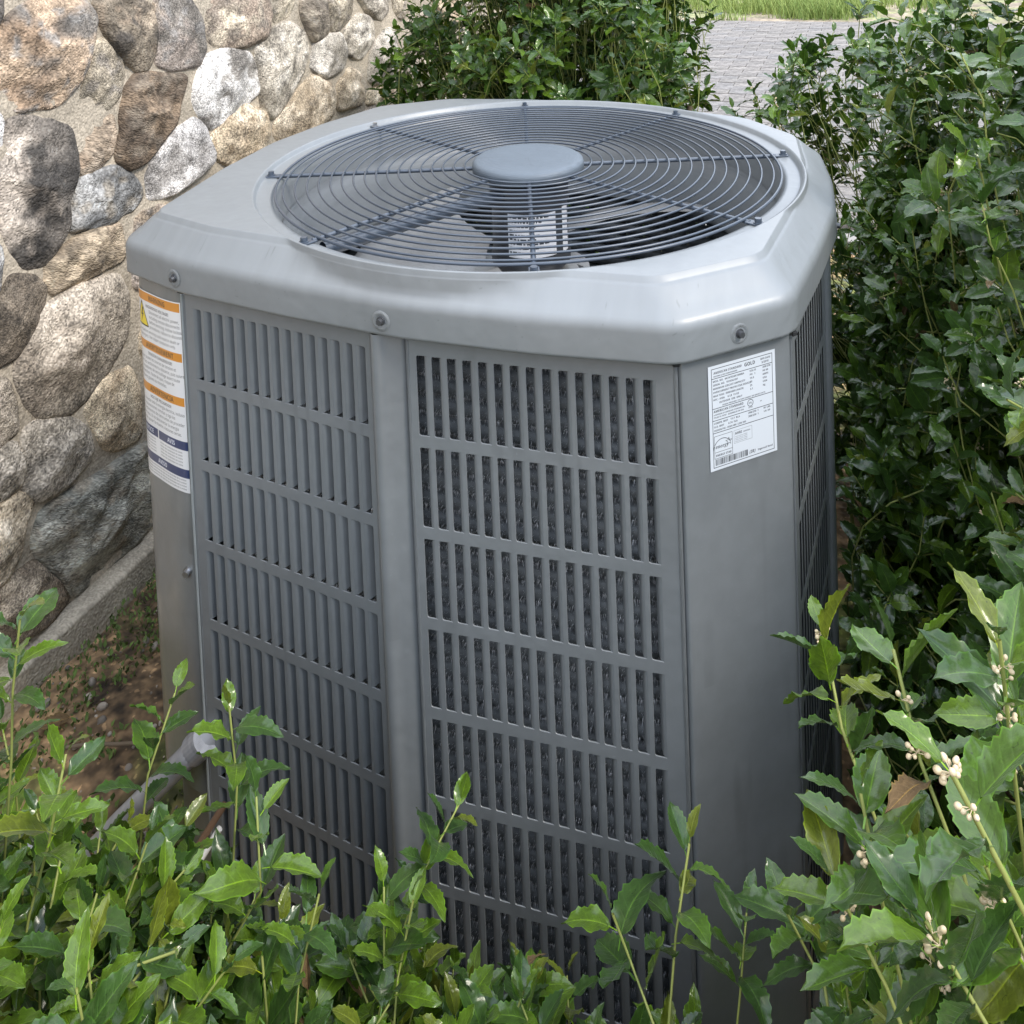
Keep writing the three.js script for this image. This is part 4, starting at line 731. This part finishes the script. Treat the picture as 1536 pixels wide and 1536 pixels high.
{ // in front of the unit
  const b = thing('holly_bush', 'low holly bush in front of the unit, its sprigs rising across the louvers', 'bush', [.2, 0, .68]);
  const L = []; const k = (p) => clearOfUnit(p) && roomy(p) && p.x > -.05 && p.x < .52 && !lowFront(p);
  hull(L, 700, [.20, .20, .68], [.34, .27, .20], .034, { keep: k, young: .26, buds: .08, dead: .01 });
  limbs(L, [.2, 0, .68], 10, .2, .35);
  for (const s of MIDDLE) L.push(s);
  grow(b, L, {});
}
// ---------------------------------------------------------------- small things on the soil
{
  const deadMat = MATS[4];
  [[-.585, .10, 1.1, 'curled brown leaf on the soil close beside the grey unit'], [-.74, .20, 3.9, 'curled brown leaf on the soil at the foot of the wall ledge'], [-.60, .36, .4, 'brown leaf on the soil beside the grey conduit']].forEach(([x, z, a, l], i) => {
    const t = thing('dead_leaf', l, 'dead leaf', [x, .018, z]);
    const m = part('blade', LEAVES[i * 2 + 1], deadMat, t); m.scale.setScalar(.038 + .008 * i); t.rotation.set(.2, a, .1);
  });
  const st = thing('stick', 'short dry brown stick lying on the soil near the wall', 'stick', [-.64, .02, .22]);
  part('wood', tube([V(-.06, 0, .022), V(-.02, .006, .009), V(.02, .009, -.001), V(.07, .012, -.019)], .0028, 20, 6), barkMat, st);
  const n = 900, pebble = new THREE.IcosahedronGeometry(1, 1), im = new THREE.InstancedMesh(pebble, new THREE.MeshStandardMaterial({ color: 0xffffff, roughness: .95 }), n), D = new THREE.Object3D(), col = new THREE.Color();
  for (let i = 0; i < n; i++) { D.position.set(rr(-.86, -.3), rr(-.002, .012), rr(-.4, 1.0)); D.rotation.set(rnd() * 6, rnd() * 6, rnd() * 6); const s = .0015 + .007 * Math.pow(rnd(), 5); D.scale.set(s * rr(.7, 1.4), s * rr(.5, .9), s); D.updateMatrix(); im.setMatrixAt(i, D.matrix); const k = rr(.12, .42); im.setColorAt(i, col.setRGB(k, k * .86, k * .7)); }
  im.name = 'pebbles'; im.userData = { kind: 'stuff', label: 'small pebbles and crumbs scattered over the soil', category: 'pebbles' }; im.castShadow = im.receiveShadow = true; scene.add(im);
  const w = 5200, sprout = geom([0, 0, 0, .35, .35, .3, 1, .5, 0, .35, .35, -.3], [0, 1, 2, 0, 2, 3]), iw = new THREE.InstancedMesh(sprout, new THREE.MeshStandardMaterial({ color: 0xffffff, roughness: .8, side: THREE.DoubleSide }), w);
  for (let i = 0; i < w; i++) { let x, z; do { x = rr(-.87, -.4); z = rr(-.5, .9); } while (fbm(x * 9, 1, z * 9, 3, 501) < .47); D.position.set(x, rr(0, .012), z); D.rotation.set(rr(-.4, .4), rnd() * 6.3, rr(.1, .9)); D.scale.setScalar(rr(.004, .013)); D.updateMatrix(); iw.setMatrixAt(i, D.matrix); const k = rr(.5, 1.2); iw.setColorAt(i, col.setRGB(.11 * k, .17 * k, .035 * k)); }
  iw.name = 'moss_and_weeds'; iw.userData = { kind: 'stuff', label: 'tiny green weeds and moss on the brown soil', category: 'weeds' }; iw.castShadow = iw.receiveShadow = true; scene.add(iw);
}

renderer.render(scene, camera);
